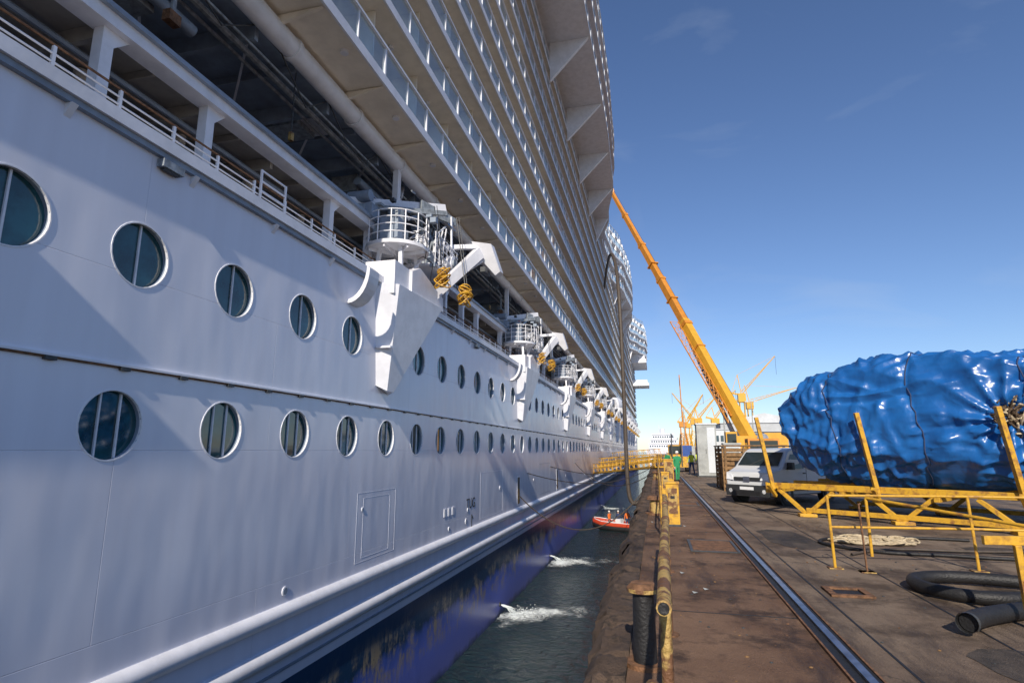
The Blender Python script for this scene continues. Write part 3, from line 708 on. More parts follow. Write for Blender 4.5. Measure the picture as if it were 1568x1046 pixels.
hp=[(-7.8,100,28.6),(-6.0,84,28.2),(-4.4,70,25.5),(-3.3,62,20),(-3.05,60,13),(-3.0,60,5),(-3.0,60,-2),(-2.9,60,-5.0),(-2.2,60,-5.4),(-1.1,60.3,-4.2),(-.6,60.6,-1.6),(.0,61,-1.6)]
hc=bpy.data.curves.new('transfer_hose','CURVE');hc.dimensions='3D';hc.bevel_depth=.2;sp=hc.splines.new('NURBS');sp.points.add(len(hp)-1);hc.resolution_u=20
for i,p in enumerate(hp): sp.points[i].co=(*p,1)
sp.use_endpoint_u=True;sp.order_u=4;hc.materials.append(M['hose']);ho=bpy.data.objects.new('transfer_hose',hc);COL.objects.link(ho)
# ------------------------------------------------------------ PEOPLE
def person(loc,rz,shirt,pants,lean=0,arms=((.25,-.1,-.55),(.25,.15,-.5)),name='worker'):
    J={};V=[];E=[];Rr=[]
    def add(n,p,r,par=None):
        J[n]=len(V);V.append(p);Rr.append(r)
        if par is not None:E.append((J[par],J[n]))
    hz=.92
    ly=-lean
    add('pel',(0,0,hz),(.155,.115))
    add('wa',(0,ly*.3,hz+.2),(.135,.105),'pel');add('ch',(0,ly*.8,hz+.42),(.17,.12),'wa');add('ne',(0,ly*1.05,hz+.56),(.06,.06),'ch');add('hd0',(0,ly*1.12,hz+.64),(.058,.06),'ne')
    for s,ar in((-1,arms[0]),(1,arms[1])):
        n='l' if s<0 else 'r'
        add('sh'+n,(s*.19,ly,hz+.49),(.06,.06),'ch')
        ex,ey,ez=s*ar[0],ly+ar[1]*.5,hz+.49+ar[2]*.5
        add('el'+n,(ex,ey,ez),(.045,.045),'sh'+n);add('wr'+n,(ex*1.02,ly+ar[1]*1.6,hz+.49+ar[2]),(.03,.03),'el'+n)
        st=.14*s
        add('hp'+n,(s*.095,0,hz-.08),(.09,.095),'pel');add('kn'+n,(s*.11,-.03+st*.6,.49),(.065,.065),'hp'+n);add('an'+n,(s*.12,st,.08),(.045,.05),'kn'+n);add('to'+n,(s*.13,st-.18,.04),(.04,.035),'an'+n)
    me=bpy.data.meshes.new('sk');me.from_pydata(V,E,[]);o=bpy.data.objects.new('sk',me);COL.objects.link(o)
    o.modifiers.new('s','SKIN');
    sv=me.skin_vertices[0].data
    for i,r in enumerate(Rr): sv[i].radius=r; sv[i].use_root=(i==0)
    ss=o.modifiers.new('u','SUBSURF');ss.levels=2
    dg=bpy.context.evaluated_depsgraph_get();ev=o.evaluated_get(dg).to_mesh()
    b=MB()
    vs=[tuple(v.co) for v in ev.vertices]
    fp=[];fs_=[];fb=[];fk=[]
    for p in ev.polygons:
        c=p.center;L=list(p.vertices)
        if c.z<.12:fb.append(L)
        elif c.z>hz+.57:fk.append(L)
        elif c.z<hz+.02 and abs(c.x)<.24 :fp.append(L)
        else: fs_.append(L)
    b.add(vs,fp,pants)
    for L,k in((fs_,shirt),(fb,'black'),(fk,'skin')):
        i=b.mi(k)
        for f in L:b.f.append(f);b.m.append(i)
    o.evaluated_get(dg).to_mesh_clear();bpy.data.objects.remove(o)
    hx,hy,hzz=0,ly*1.15-.01,hz+.74
    b.sphere((hx,hy,hzz),.1,'skin',14,(.82,.98,1.2));b.sphere((hx,hy+.015,hzz+.035),.105,'helmet',14,(.92,1.05,1.0))
    b.cyl((hx,hy-.1,hzz-.005),(hx,hy-.125,hzz-.03),.012,'skin',n=6)
    for s in(-1,1):
        b.sphere((hx+s*.033,hy-.092,hzz+.005),.011,'black',6);b.sphere((hx+s*.083,hy,hzz-.01),.02,'skin',6,(.5,1,1.4))
    b.box(hx-.022,hx+.022,hy-.098,hy-.09,hzz-.058,hzz-.05,'red')
    for n,s in(('l',-1),('r',1)):
        w=Vector(V[J['wr'+n]]);e=Vector(V[J['el'+n]]);d=(w-e).normalized();sd=Vector((0,1,0)).cross(d).normalized() if abs(d.y)<.9 else Vector((1,0,0));fw=d.cross(sd)
        b.beam(w,w+d*.09,.075,.03,'skin',up=tuple(fw))
        for q in range(4):
            a0=w+d*.088+sd*(q-1.5)*.019;m_=a0+d*(.035+.006*(q in(1,2)))-fw*.008;b.cyl(a0,m_,.009,'skin',r1=.008,n=6);b.cyl(m_,m_+d*.03-fw*.018,.008,'skin',r1=.006,n=6)
        b.cyl(w+d*.03+sd*.035,w+d*.07+sd*.065-fw*.01,.011,'skin',r1=.008,n=6)
    b.build(name,loc=loc,rz=rz,smooth=True)
person((1.15,36,G),.4,'green','green',lean=.05);person((.8,46,G),2.4,'green','green');person((1.8,60,G),1.2,'orangec','navy')
person((2.6,47,G),-.6,'hivis','navy');person((3.6,56,G),.9,'hivis','navy',lean=.05);person((2.2,70,G),2.8,'orangec','orangec')
# ------------------------------------------------------------ WORK BOAT
wbm=MB()
def btube(k,r,z,ins=0):
    pts=[(-1.15+ins,-2.6,z),(-1.2+ins,0,z),(-1.05+ins,1.6,z+.05),(-.6+ins*.5,2.6,z+.2),(0,3.0,z+.3),(.6-ins*.5,2.6,z+.2),(1.05-ins,1.6,z+.05),(1.2-ins,0,z),(1.15-ins,-2.6,z)]
    wbm.tube(pts,r,k,n=12)
btube('black',.3,.22);btube('red',.24,.52,.03);btube('white',.04,.78,.03)
wbm.add([(-1.1,-2.6,.15),(1.1,-2.6,.15),(1.1,1.5,.15),(0,2.8,.3),(-1.1,1.5,.15)],[(0,1,2,3,4)],'grey')
wbm.add([(-1.1,-2.6,.15),(1.1,-2.6,.15),(1.1,-2.6,-.3),(-1.1,-2.6,-.3)],[(0,1,2,3)],'dark')
wbm.box(-.35,.35,-.3,.3,.16,1.1,'white');wbm.add([(-.3,.3,1.1),(.3,.3,1.1),(.25,.15,1.45),(-.25,.15,1.45)],[(0,1,2,3)],'wglass')
wbm.box(-.3,.3,-1.2,-.8,.16,.55,'black');wbm.box(-.2,.2,-2.95,-2.6,.0,.9,'dark');wbm.box(-.6,.5,.6,1.5,.16,.7,'white')
for s in(-.9,.9): wbm.cyl((s,-2.3,.5),(s*.8,-2.2,1.9),.03,'metal',n=6)
wbm.beam((-.72,-2.2,1.9),(.72,-2.2,1.9),.05,.05,'metal')
wbo=wbm.build('workboat',loc=(-4.1,63,W),rz=1.15,smooth=True)
person((-5.1,62.5,W+.16),1.0,'orangec','navy');person((-4.2,62.9,W+.16),-.4,'navy','navy');person((-3.3,63.5,W+.16),-.4,'orangec','navy')
# ------------------------------------------------------------ TARP-WRAPPED LOAD
TC=Vector((7.6,17.4,.88));ax=Vector((.8,-.6,0));pp=Vector((.6,.8,0))
rt=random.Random(31)
FOLD=[]
for i in range(30):
    wl=rt.choice([.6,.9,1.3,1.8,2.6]);
    dr=Vector((rt.gauss(0,1),rt.gauss(0,.6),rt.gauss(0,.7))).normalized()
    FOLD.append((dr,wl,rt.uniform(0,10),rt.uniform(0,50),rt.uniform(.05,.085)))
def tarp_pt(u,v):
    cu_,su=math.cos(u),math.sin(u);cv,sv=math.cos(v),math.sin(v)
    pw=lambda x,e:math.copysign(abs(x)**e,x)
    l=pw(cv,.5)*pw(cu_,.7)*4.15; d=pw(cv,.6)*pw(su,.7)*1.95; h=pw(sv,.8)*1.86
    t=l/4.2
    if h>0: h*=(1.0-(.34 if t<0 else .5)*abs(t-.02)**1.5)
    return l,d,h
# taut faceted form: convex hull of jittered support points (the hard load pushing into the sheet)
bmh=bmesh.new()
for i in range(150):
    u=rt.uniform(0,2*math.pi);v=math.asin(rt.uniform(-1,1))
    l,d,h=tarp_pt(u,v);k_=rt.uniform(.93,1.09)
    bmh.verts.new((l*k_,d*k_,h*k_))
bmesh.ops.convex_hull(bmh,input=bmh.verts)
bmh.faces.ensure_lookup_table()
BV=BVHTree.FromBMesh(bmh)
gather=Vector((7.75,15.15,.72))
def ridge(v,s=2.0): return 1-min(1,abs(noise.noise(v))*s)
tv=[];NU,NV=560,270
for j in range(NV+1):
    v=-math.pi/2+math.pi*j/NV
    for i in range(NU):
        u=2*math.pi*i/NU
        l,d,h=tarp_pt(u,v);L0=Vector((l,d,h))
        # wander the sampling so facet edges bend a little
        wj=noise.noise_vector(L0*1.1)*.10
        hit=BV.ray_cast(Vector((0,0,0)),(L0+wj).normalized())
        if hit[0] is not None:
            rr_=hit[0].length; L1=L0.normalized()*(rr_*.85+L0.length*.15)
        else: L1=L0
        l,d,h=L1
        p=TC+ax*l+pp*d+Vector((0,0,h));n=(ax*l/17+pp*d/3.6+Vector((0,0,h/3))).normalized()
        q=p-gather;dist=q.length
        ang=math.atan2(q.z,q.dot(ax))
        rad=math.exp(-dist/1.5)
        lp=Vector((l,d,h))+noise.noise_vector(p*.5)*.35
        f=0
        for dr,wl,ph_,sd_,am in FOLD:
            m_=noise.noise(Vector((l*.5+sd_,d*.4,h*.6+sd_)))
            if m_<=0.14: continue
            m_=min(1,(m_-.14)*3.5)
            x_=abs(((lp.dot(dr)/wl+ph_)%1.0)-.5)*wl      # metres from crease line
            f+=am*m_*math.exp(-x_/.07)                     # thin sharp raised crease
            f-=am*.5*m_*math.exp(-((x_-.16)/.08)**2)       # shallow trough beside it
        # small crumple, only in patches
        cm=max(0,noise.noise(Vector((l*.6+9,d*.5,h*.8)))+.12)
        f+=.09*cm*(ridge(p*2.2+Vector((3,1,0)),3)**2-.3)
        tr_=abs(((ang*12/(2*math.pi)+.35*noise.noise(p*.8))%1)-.5)*2
        f+=rad*.24*(tr_**1.6-.45)
        for lc in(-2.3,-.3,1.9): f-=.07*math.exp(-((l-lc+.15*math.sin(h*2))/.09)**2)
        f-=.4*math.exp(-(dist/.35)**2)
        p=p+n*f
        tv.append(tuple(p))
bmh.free()
tf=[(j*NU+i,j*NU+(i+1)%NU,(j+1)*NU+(i+1)%NU,(j+1)*NU+i) for j in range(NV) for i in range(NU)]
def tarp_mat():
    m=mat('blue_tarpaulin',(.014,.13,.42),.30,col2=(.008,.08,.29),vs=1.0,lo=.4,hi=.7,spec=.6);nt=m.node_tree;N=nt.nodes;L=nt.links;b=N['Principled BSDF']
    tc=N.new('ShaderNodeTexCoord')
    n=N.new('ShaderNodeTexNoise');n.inputs['Scale'].default_value=1.2;n.inputs['Detail'].default_value=2;L.new(tc.outputs['Object'],n.inputs['Vector'])
    s_=N.new('ShaderNodeVectorMath');s_.operation='SCALE';s_.inputs['Scale'].default_value=.7;L.new(n.outputs['Color'],s_.inputs[0])
    a_=N.new('ShaderNodeVectorMath');L.new(tc.outputs['Object'],a_.inputs[0]);L.new(s_.outputs[0],a_.inputs[1])
    v=N.new('ShaderNodeTexVoronoi');v.feature='F1';v.distance='MANHATTAN';v.inputs['Scale'].default_value=3.0;L.new(a_.outputs[0],v.inputs['Vector'])
    bp=N.new('ShaderNodeBump');bp.inputs['Strength'].default_value=.3;bp.inputs['Distance'].default_value=.045;L.new(v.outputs['Distance'],bp.inputs['Height'])
    L.new(bp.outputs[0],b.inputs['Normal']);return m
tb=MB();tb.add(tv,tf,tarp_mat());tarp=tb.build('tarpaulin_wrapped_load',smooth=False);tarp.data.shade_smooth()
rp=MB()
for i in range(90):
    a=random.uniform(0,6.28);r=random.uniform(.02,.45);s=random.uniform(.15,.4)
    c=gather+ax*math.cos(a)*r*.7+Vector((0,0,math.sin(a)*r))+Vector((-.02,-.05,0))
    dd=(ax*random.uniform(-1,1)+Vector((0,0,random.uniform(-1,1)))).normalized()
    rp.tube([c-dd*s*.5,c+Vector((-.1,-.14,0))*random.random(),c+dd*s*.5-Vector((0,0,.05))],random.uniform(.012,.03),random.choice(['dkrope','rope','dkrope']),n=5)
for lc in(-2.3,-.3,1.9):
    ring=[[None,-9] for q in range(60)]
    for vv in tv[::3]:
        pq=Vector(vv)-TC;ll=pq.dot(ax);hh=pq.z
        if abs(ll-lc+.15*math.sin(hh*2))<.06:
            dd_=pq.dot(pp);th=math.atan2(hh,dd_)%(2*math.pi);qi=int(th/(2*math.pi)*60)%60;rr_=math.hypot(dd_,hh)
            if rr_>ring[qi][1]: ring[qi]=[Vector(vv),rr_]
    pl=[c_[0]+(c_[0]-TC-ax*lc).normalized()*.015 for c_ in ring if c_[0] is not None]
    if len(pl)>20: rp.tube(pl+[pl[0]],.015,'navy',n=6)
rp.build('lashing_ropes',parent=tarp,smooth=True)
cr=MB()
def P(l,d,z): q=TC+ax*l+pp*d;return (q.x,q.y,z)
zt=-.99
for d in(-1.75,0,1.75): cr.beam(P(-4.3,d,zt),P(4.6,d,zt),.14,.16,'yellow')
for l in(-4.2,-2.2,-.1,2.2,4.4): cr.beam(P(l,-1.9,zt-.15),P(l,1.9,zt-.15),.12,.13,'yellow')
for d in(-1.75,1.75):
    cr.beam(P(-3.2,d,G+.18),P(4.0,d,G+.18),.1,.12,'yellow')
    for l in(-3.2,-.9,1.4,3.6):
        cr.beam(P(l,d,G+.06),P(l-.75,d,zt-.1),.09,.1,'yellow');cr.beam(P(l,d,G+.06),P(l+.75,d,zt-.1),.09,.1,'yellow')
        q=P(l,d,G);cr.box(q[0]-.22,q[0]+.22,q[1]-.15,q[1]+.15,G+.005,G+.09,'yellow')
for d,sg in((-1.85,-1),(1.85,1)):
    for l in(-4.05,-1.35,1.5,4.1):
        cr.beam(P(l,d,zt-.1),P(l-.16,d+sg*.38,zt+1.95),.1,.15,'yellow')
        cr.beam(P(l,d-sg*.1,zt-.3),P(l,d+sg*.3,zt+.05),.09,.09,'yellow')
cr.build('yellow_cradle',bevel=.008)
def barrier(pts,h,mid=(.5,),r=.022,name='yellow_barrier',k='yellow'):
    q=MB()
    for p in pts:
        q.cyl((p[0],p[1],G),(p[0]-.02,p[1],G+h),r*1.15,k,n=8);q.box(p[0]-.1,p[0]+.1,p[1]-.08,p[1]+.08,G+.004,G+.018,'oldyellow')
    for a,b in zip(pts,pts[1:]):
        for z in(*mid,h): q.cyl((a[0],a[1],G+z),(b[0],b[1],G+z),r,k,n=8)
    q.build(name,smooth=True)
barrier([(2.62,10.3),(4.66,10.55),(6.6,10.5)],1.1,(.62,),.019)
barrier([(3.0,10.1),(3.0,10.09)],1.0,(),.012,'steel_stake','rust')
b2=MB();b2.cyl((3.55,11.6,-.82),(5.1,9.2,-1.05),.025,'yellow',n=8);b2.cyl((5.1,9.2,-1.05),(5.1,9.2,G),.025,'yellow',n=8);b2.cyl((3.55,11.6,-.82),(3.55,11.6,G),.025,'yellow',n=8);b2.build('yellow_barrier',smooth=True)
b3=MB();b3.beam((3.32,7.35,-.93),(5.2,7.6,-.93),.05,.09,'yellow');b3.beam((3.62,7.35,-.97),(3.66,7.4,G),.06,.06,'yellow');b3.beam((5.1,7.6,-.97),(5.1,7.6,G),.06,.06,'yellow');b3.beam((3.62,7.35,-1.35),(5.2,7.6,-1.35),.035,.05,'yellow');b3.build('yellow_barrier',bevel=.005)
def hose(pts,r,name,k='black'):
    c=bpy.data.curves.new(name,'CURVE');c.dimensions='3D';c.bevel_depth=r;c.bevel_resolution=4;c.use_fill_caps=False
    s=c.splines.new('NURBS');s.points.add(len(pts)-1);s.use_endpoint_u=True;s.order_u=4
    for i,p in enumerate(pts):s.points[i].co=(*p,1)
    c.materials.append(M[k]);o=bpy.data.objects.new(name,c);COL.objects.link(o);return o
z=G+.09
h1=hose([(2.9,6.95,z+.04),(3.15,7.3,z+.02),(3.5,7.6,z),(4.1,8.0,z),(5,8.2,z),(6.5,8,z)],.09,'rubber_hose')
e=MB();e.cyl((2.93,6.98,z+.04),(2.89,6.93,z+.045),.097,'dark',n=20,caps=False);e.cyl((2.93,6.98,z+.04),(2.94,6.99,z+.04),.085,M['black'],n=20);e.build('hose_end',parent=h1)
hose([(4.6,8.6,z),(3.9,8.2,z),(3.35,8.4,z),(3.15,9.0,z),(3.4,9.5,z),(4.2,9.55,z+.02),(5.2,9.1,z),(6.5,9.4,z)],.08,'rubber_hose')
z2=G+.035
hose([(7,11.8,z2),(5.6,11.5,z2),(4.8,11.9,z2),(4.0,11.7,z2),(3.3,12.2,z2),(2.9,12.9,z2),(3.4,13.6,z2),(4.6,14.1,z2),(6,13.8,z2)],.03,'air_hose')
hose([(6.5,12.6,z2),(5.3,12.2,z2),(4.4,12.5,z2),(3.7,12.1,z2),(3.2,11.5,z2)],.022,'air_hose','hose')
rpm=MB();pts=[]
rq=random.Random(5);px_,py_,hd=3.6,13.0,0
for i in range(900):
    hd+=rq.gauss(.12,.35)
    cxx,cyy=4.1-px_,13.3-py_
    dist_=math.hypot(cxx/1.25,cyy/.7)
    if dist_>.6:
        want=math.atan2(cyy,cxx);df=(want-hd+math.pi)%(2*math.pi)-math.pi;hd+=df*.3
    px_+=.07*math.cos(hd);py_+=.05*math.sin(hd)
    pts.append((px_,py_,G+.03+.10*abs(noise.noise(Vector((i*.12,1,1))))))
rpm.tube(pts,.02,'rope',n=5);rpm.build('rope_coil',smooth=True)
# ------------------------------------------------------------ VAN
def van(loc,rz,name='delivery_van'):
    b=MB();prof=[(0.06,.28),(0,.45),(-.01,.85),(.08,1.06),(.62,1.22),(1.18,1.76),(1.42,1.87),(4.0,1.92),(4.24,1.84),(4.30,1.0),(4.28,.35),(4.2,.28)]
    def hw(z,y):
        w=.92 if z<1.12 else .92-(z-1.12)*.13
        if y<.2:w-=.08
        if z<.32:w-=.04
        return w
    n=len(prof);vs=[(-hw(z_,y_),y_,z_) for y_,z_ in prof]+[(hw(z_,y_),y_,z_) for y_,z_ in prof]
    b.add(vs,[tuple(range(n)),tuple(range(n,2*n))[::-1]]+[(i,(i+1)%n,n+(i+1)%n,n+i) for i in range(n)],'carw')
    root=b.build(name,loc=loc,rz=rz,bevel=.06,smooth=True)
    d=MB()
    d.add([(-.78,.68,1.278),(.78,.68,1.278),(.73,1.15,1.731),(-.73,1.15,1.731)],[(0,1,2,3)],'wglass')
    d.v=[(x,y-.014,z_+.014) for x,y,z_ in d.v]
    for s in(-1,1):
        def sx(z_):return s*(.92-(max(0,z_-1.12))*.13+.008)
        d.add([(sx(1.18),.85,1.18),(sx(1.18),2.0,1.18),(sx(1.68),2.0,1.68),(sx(1.68),1.32,1.68)],[(0,1,2,3)],'wglass')
        d.add([(sx(1.2),2.25,1.2),(sx(1.2),3.1,1.2),(sx(1.66),3.1,1.66),(sx(1.66),2.25,1.66)],[(0,1,2,3)],'wglass')
        d.box(min(s*.915,s*.945),max(s*.915,s*.945),1.25,3.0,.44,.56,'plastic')
        d.box(min(s*.92,s*.93),max(s*.92,s*.93),2.12,2.135,.4,1.15,'plastic')
        d.box(min(s*.92,s*.95),max(s*.92,s*.95),1.9,2.05,1.0,1.04,'plastic')
        d.box(min(s*.94,s*1.12),max(s*.94,s*1.12),.95,1.1,1.16,1.40,'plastic')
        for y in(.78,3.5):
            d.cyl((s*.72,y,.34),(s*.935,y,.34),.42,'plastic',n=28)
            d.cyl((s*.70,y,.33),(s*.955,y,.33),.33,'black',n=28);d.cyl((s*.95,y,.33),(s*.965,y,.33),.21,'metal',n=20)
            for q in range(5):
                t=q*2*math.pi/5; d.beam((s*.968,y,.33),(s*.968,y+.2*math.cos(t),.33+.2*math.sin(t)),.05,.012,'dark',up=(1,0,0))
        d.prism([(s*.52,-.03,.80),(s*.80,.0,.82),(s*.83,.08,1.06),(s*.60,.02,.98)],(0,-.035,0),'lamp')
        d.cyl((s*.64,-.06,.44),(s*.64,.02,.44),.07,'lamp',n=12)
        d.beam((s*.62,1.7,1.95),(s*.62,3.9,1.98),.04,.04,'plastic')
    d.box(-.50,.50,-.04,.02,.78,.90,'plastic');d.box(-.12,.12,-.055,-.041,.76,.92,'metal')
    d.box(-.82,.82,-.06,.05,.27,.64,'plastic');d.box(-.26,.26,-.075,-.061,.48,.58,'lamp')
    d.box(-.5,.5,-.065,-.061,.3,.44,'black')
    d.beam((-.3,.66,1.30),(.1,.88,1.51),.02,.02,'plastic')
    d.build('trim',parent=root)
van((3.0,21.6,G),math.radians(-42))
# ------------------------------------------------------------ slatted crate, cabinets
c=MB();x0,x1,y0,y1=3.0,5.6,28.2,31.5
for i in range(9):
    zz=G+.15+i*.2;c.box(x0,x1,y0-.03,y0,zz,zz+.15,'wood');c.box(x0-.03,x0,y0,y1,zz,zz+.15,'wood');c.box(x1,x1+.03,y0,y1,zz,zz+.15,'wood');c.box(x0,x1,y1,y1+.03,zz,zz+.15,'wood')
for x in(x0,x0+.8,x0+1.6,x1-.1): c.box(x,x+.1,y0-.09,y0-.031,G,G+2.0,'wood')
for y in(y0,y0+1.6,y1-.1): c.box(x0-.09,x0-.031,y,y+.1,G,G+2.0,'wood')
c.box(x0,x1,y0,y1,G+.05,G+.12,'rust');c.box(x0+.05,x1-.05,y0+.05,y1-.05,G+.12,G+1.6,'wood');c.box(x0-.12,x1+.1,y0-.12,y1+.1,G+2.0,G+2.05,'wood')
c.build('slatted_crate')
c=MB();c.box(2.8,4.1,42.5,44,G+.1,G+3.6,'grey');c.box(2.75,4.15,42.45,44.05,G+3.6,G+3.7,'pale');c.box(2.7,4.2,42.4,44.1,G,G+.1,'dark')
c.box(2.9,3.42,42.47,42.5,G+.3,G+3.4,'grey');c.box(3.48,4.0,42.47,42.5,G+.3,G+3.4,'pale');c.box(3.35,3.38,42.44,42.47,G+1.6,G+1.9,'dark')
c.build('electrical_cabinet')
c=MB();c.box(4.3,5.3,40,41.2,G+.1,G+2.2,'pale');c.box(4.25,5.35,39.95,41.25,G+2.2,G+2.3,'grey');c.box(4.4,5.2,39.97,40,G+.3,G+1.2,'grey');c.box(4.4,5.2,39.97,40,G+1.3,G+2.0,'grey');c.build('electrical_cabinet')
# ------------------------------------------------------------ MOBILE CRANE
mc=empty('mobile_crane')
t=MB();cx,cy=9.6,65
t.box(cx-1.4,cx+1.4,cy-7,cy+7,G+.9,G+1.5,'orange')
for y in(-5.8,-4.1,-2.2,2.0,3.8,5.6):
    for s in(-1,1):
        t.cyl((cx+s*.95,cy+y,G+.68),(cx+s*1.42,cy+y,G+.68),.68,'black',n=20);t.cyl((cx+s*1.42,cy+y,G+.68),(cx+s*1.45,cy+y,G+.68),.35,'orange',n=14)
t.box(cx-1.35,cx+1.35,cy-7.9,cy-5.9,G+.95,G+2.9,'orange');t.box(cx-1.2,cx+1.2,cy-7.93,cy-7.9,G+1.9,G+2.7,'wglass');t.box(cx-1.38,cx-1.35,cy-7.6,cy-6.3,G+1.9,G+2.7,'wglass')
for y in(-5,4.6):
    for s in(-1,1): t.beam((cx,cy+y,G+1.1),(cx+s*3.6,cy+y,G+1.1),.35,.35,'orange');t.cyl((cx+s*3.6,cy+y,G),(cx+s*3.6,cy+y,G+1.4),.14,'metal',n=8);t.cyl((cx+s*3.6,cy+y,G),(cx+s*3.6,cy+y,G+.1),.4,'dark',n=12)
t.cyl((cx,cy,G+1.5),(cx,cy,G+1.8),1.2,'dark',n=20)
t.box(cx-1.4,cx+2.4,cy-1.3,cy+1.3,G+1.8,G+3.3,'craney');t.box(cx+1.2,cx+3.4,cy-1.6,cy+1.6,G+1.7,G+3.6,'craney');t.box(cx-2.6,cx-1.5,cy-2.2,cy-.9,G+1.9,G+3.7,'craney');t.box(cx-2.5,cx-1.6,cy-2.23,cy-2.2,G+2.6,G+3.5,'wglass')
t.cyl((cx+1,cy-1.7,G+3.0),(cx+1,cy+1.7,G+3.0),.55,'metal',n=14)
t.build('carrier',mc)
bm_=MB();B0=Vector((9.6,65,1.2));B1=Vector((-5.2,88,41.5));D=B1-B0
w=[.95,.80,.68,.56,.46];st=[0,.36,.54,.7,.86,1.0]
for i in range(5):
    bm_.beam(B0+D*st[i],B0+D*min(1,st[i+1]+.01),w[i],w[i]*1.15,'craney' if i<1 else 'orange',w[i]*.97,w[i]*1.12)
    bm_.beam(B0+D*(st[i+1]-.008),B0+D*st[i+1],w[i]+.14,w[i]*1.15+.18,'orange')
for q in (.27,.35,.45,.6): bm_.beam(B0+D*q,B0+D*(q+.004),w[0]+.2,w[0]*1.15+.15,'orange')
bm_.beam(B0+Vector((-1,1,-.6)),B0+D*.33+Vector((-.3,0,-.6)),.35,.35,'metal')
bm_.cyl(B0+D*.1+Vector((.5,0,.6)),B0+D*.985+Vector((.3,0,.35)),.03,'dark',n=4)
bm_.box(B1.x-1.3,B1.x+.4,B1.y-.4,B1.y+.4,B1.z-.5,B1.z+.3,'orange');bm_.cyl((B1.x-1.2,B1.y-.4,B1.z-.5),(B1.x-1.2,B1.y+.4,B1.z-.5),.5,'orange',n=14)
bm_.cyl((B1.x-1.5,B1.y,B1.z-.4),(B1.x-1.5,B1.y,B1.z-2.6),.05,'dark',n=5);bm_.box(B1.x-1.8,B1.x-1.2,B1.y-.25,B1.y+.25,B1.z-3.6,B1.z-2.6,'craney')
bm_.build('boom',mc)
lj=MB();ofs=[Vector((-.8,-.2,.1)),Vector((-1.8,-.5,.1)),Vector((-1.3,-.3,-.9))]
a0,a1=.06,.365;nn=13
for o in ofs: lj.beam(B0+D*a0+o*.75,B0+D*a1+o,.1,.1,'orange')
for i in range(nn):
    f0=a0+(a1-a0)*i/nn;f1=a0+(a1-a0)*(i+1)/nn
    for q in range(3): lj.beam(B0+D*f0+ofs[q]*(.75+.25*i/nn),B0+D*f1+ofs[(q+1)%3]*(.75+.25*(i+1)/nn),.05,.05,'orange');lj.beam(B0+D*f1+ofs[q]*(.75+.25*(i+1)/nn),B0+D*f1+ofs[(q+1)%3]*(.75+.25*(i+1)/nn),.05,.05,'orange')
lj.build('lattice_jib',mc)
# ------------------------------------------------------------ BACKGROUND
s=MB()
s.box(21,75,150,200,G,4.5,'pale');s.prism([(20.5,149.5,4.5),(75.5,149.5,4.5),(75.5,149.5,5),(48,149.5,8.5),(20.5,149.5,5)],(0,51,0),'roof')
for i in range(8):
    x=22.5+i*6.5;s.box(x,x+4.2,149.9,149.98,G,2.8,'shedblue');s.box(x,x+4.2,149.85,149.97,3.2,4.1,'dglass')
s.build('warehouse')
s=MB();s.box(14,19.5,165,185,G,5.5,'pale');s.box(13.8,19.7,164.8,185.2,5.5,5.9,'roof')
for i in range(4):
    for j in range(2): s.box(14.5+i*1.25,15.3+i*1.25,164.95,164.99,-.6+j*3,1+j*3,'dglass')
s.build('office_building')
s=MB();s.box(26,60,250,290,G,11,'roof');s.prism([(25.5,249.5,11),(60.5,249.5,11),(43,249.5,15)],(0,41,0),'pale')
for i in range(6): s.box(28+i*5.4,31.5+i*5.4,249.9,249.98,3,8,'dglass')
s.build('warehouse')
for (x,y,h) in((11,100,11),(20,130,12),(7,150,12)):
    s=MB();s.cyl((x,y,G),(x,y,G+h),.14,'grey',r1=.08,n=8);s.beam((x-1,y,G+h),(x+1,y,G+h),.12,.12,'grey')
    for q in(-1,1): s.box(x+q*.9-.35,x+q*.9+.35,y-.15,y+.15,G+h-.05,G+h+.15,'pale')
    s.build('light_mast')
t=MB();t.box(12.2,14.2,78,80,G+.7,G+3.0,'blue');t.box(12.3,14.1,77.96,78,G+1.8,G+2.8,'wglass');t.box(12.1,14.4,80.1,86,G+1.1,G+3.4,'pale');t.box(12.4,14.0,78,86,G+.6,G+1.0,'dark')
for y in(79,83.5,85):
    for q in(12.2,14.0): t.cyl((q,y,G+.5),(q+.3,y,G+.5),.5,'black',n=16)
t.build('parked_truck',bevel=.06)
def dship():
    d=MB();d.prism([(-4,0,W),(14,0,W),(16,0,1),(-6,0,1)],(0,60,0),'hull')
    for i,(a,b) in enumerate(((-4,14),(-3,12),(-2,10))):
        d.box(a,b,3+i*2,55,1+i*2.7,3.6+i*2.7,'white')
        for q in range(int((b-a)/1.3)): d.box(a+.4+q*1.3,a+1.2+q*1.3,2.95+i*2,2.99+i*2,2+i*2.7,2.9+i*2.7,'dglass')
        d.box(a-.4,b+.4,2.4+i*2,2.5+i*2,3.7+i*2.7,4.3+i*2.7,'white')
    d.cyl((4,20,9),(4,20,13),1.5,'white',n=14);d.cyl((2,12,9),(2,12,15),.2,'white',n=6)
    d.build('moored_ship',loc=(0,340,0))
dship()
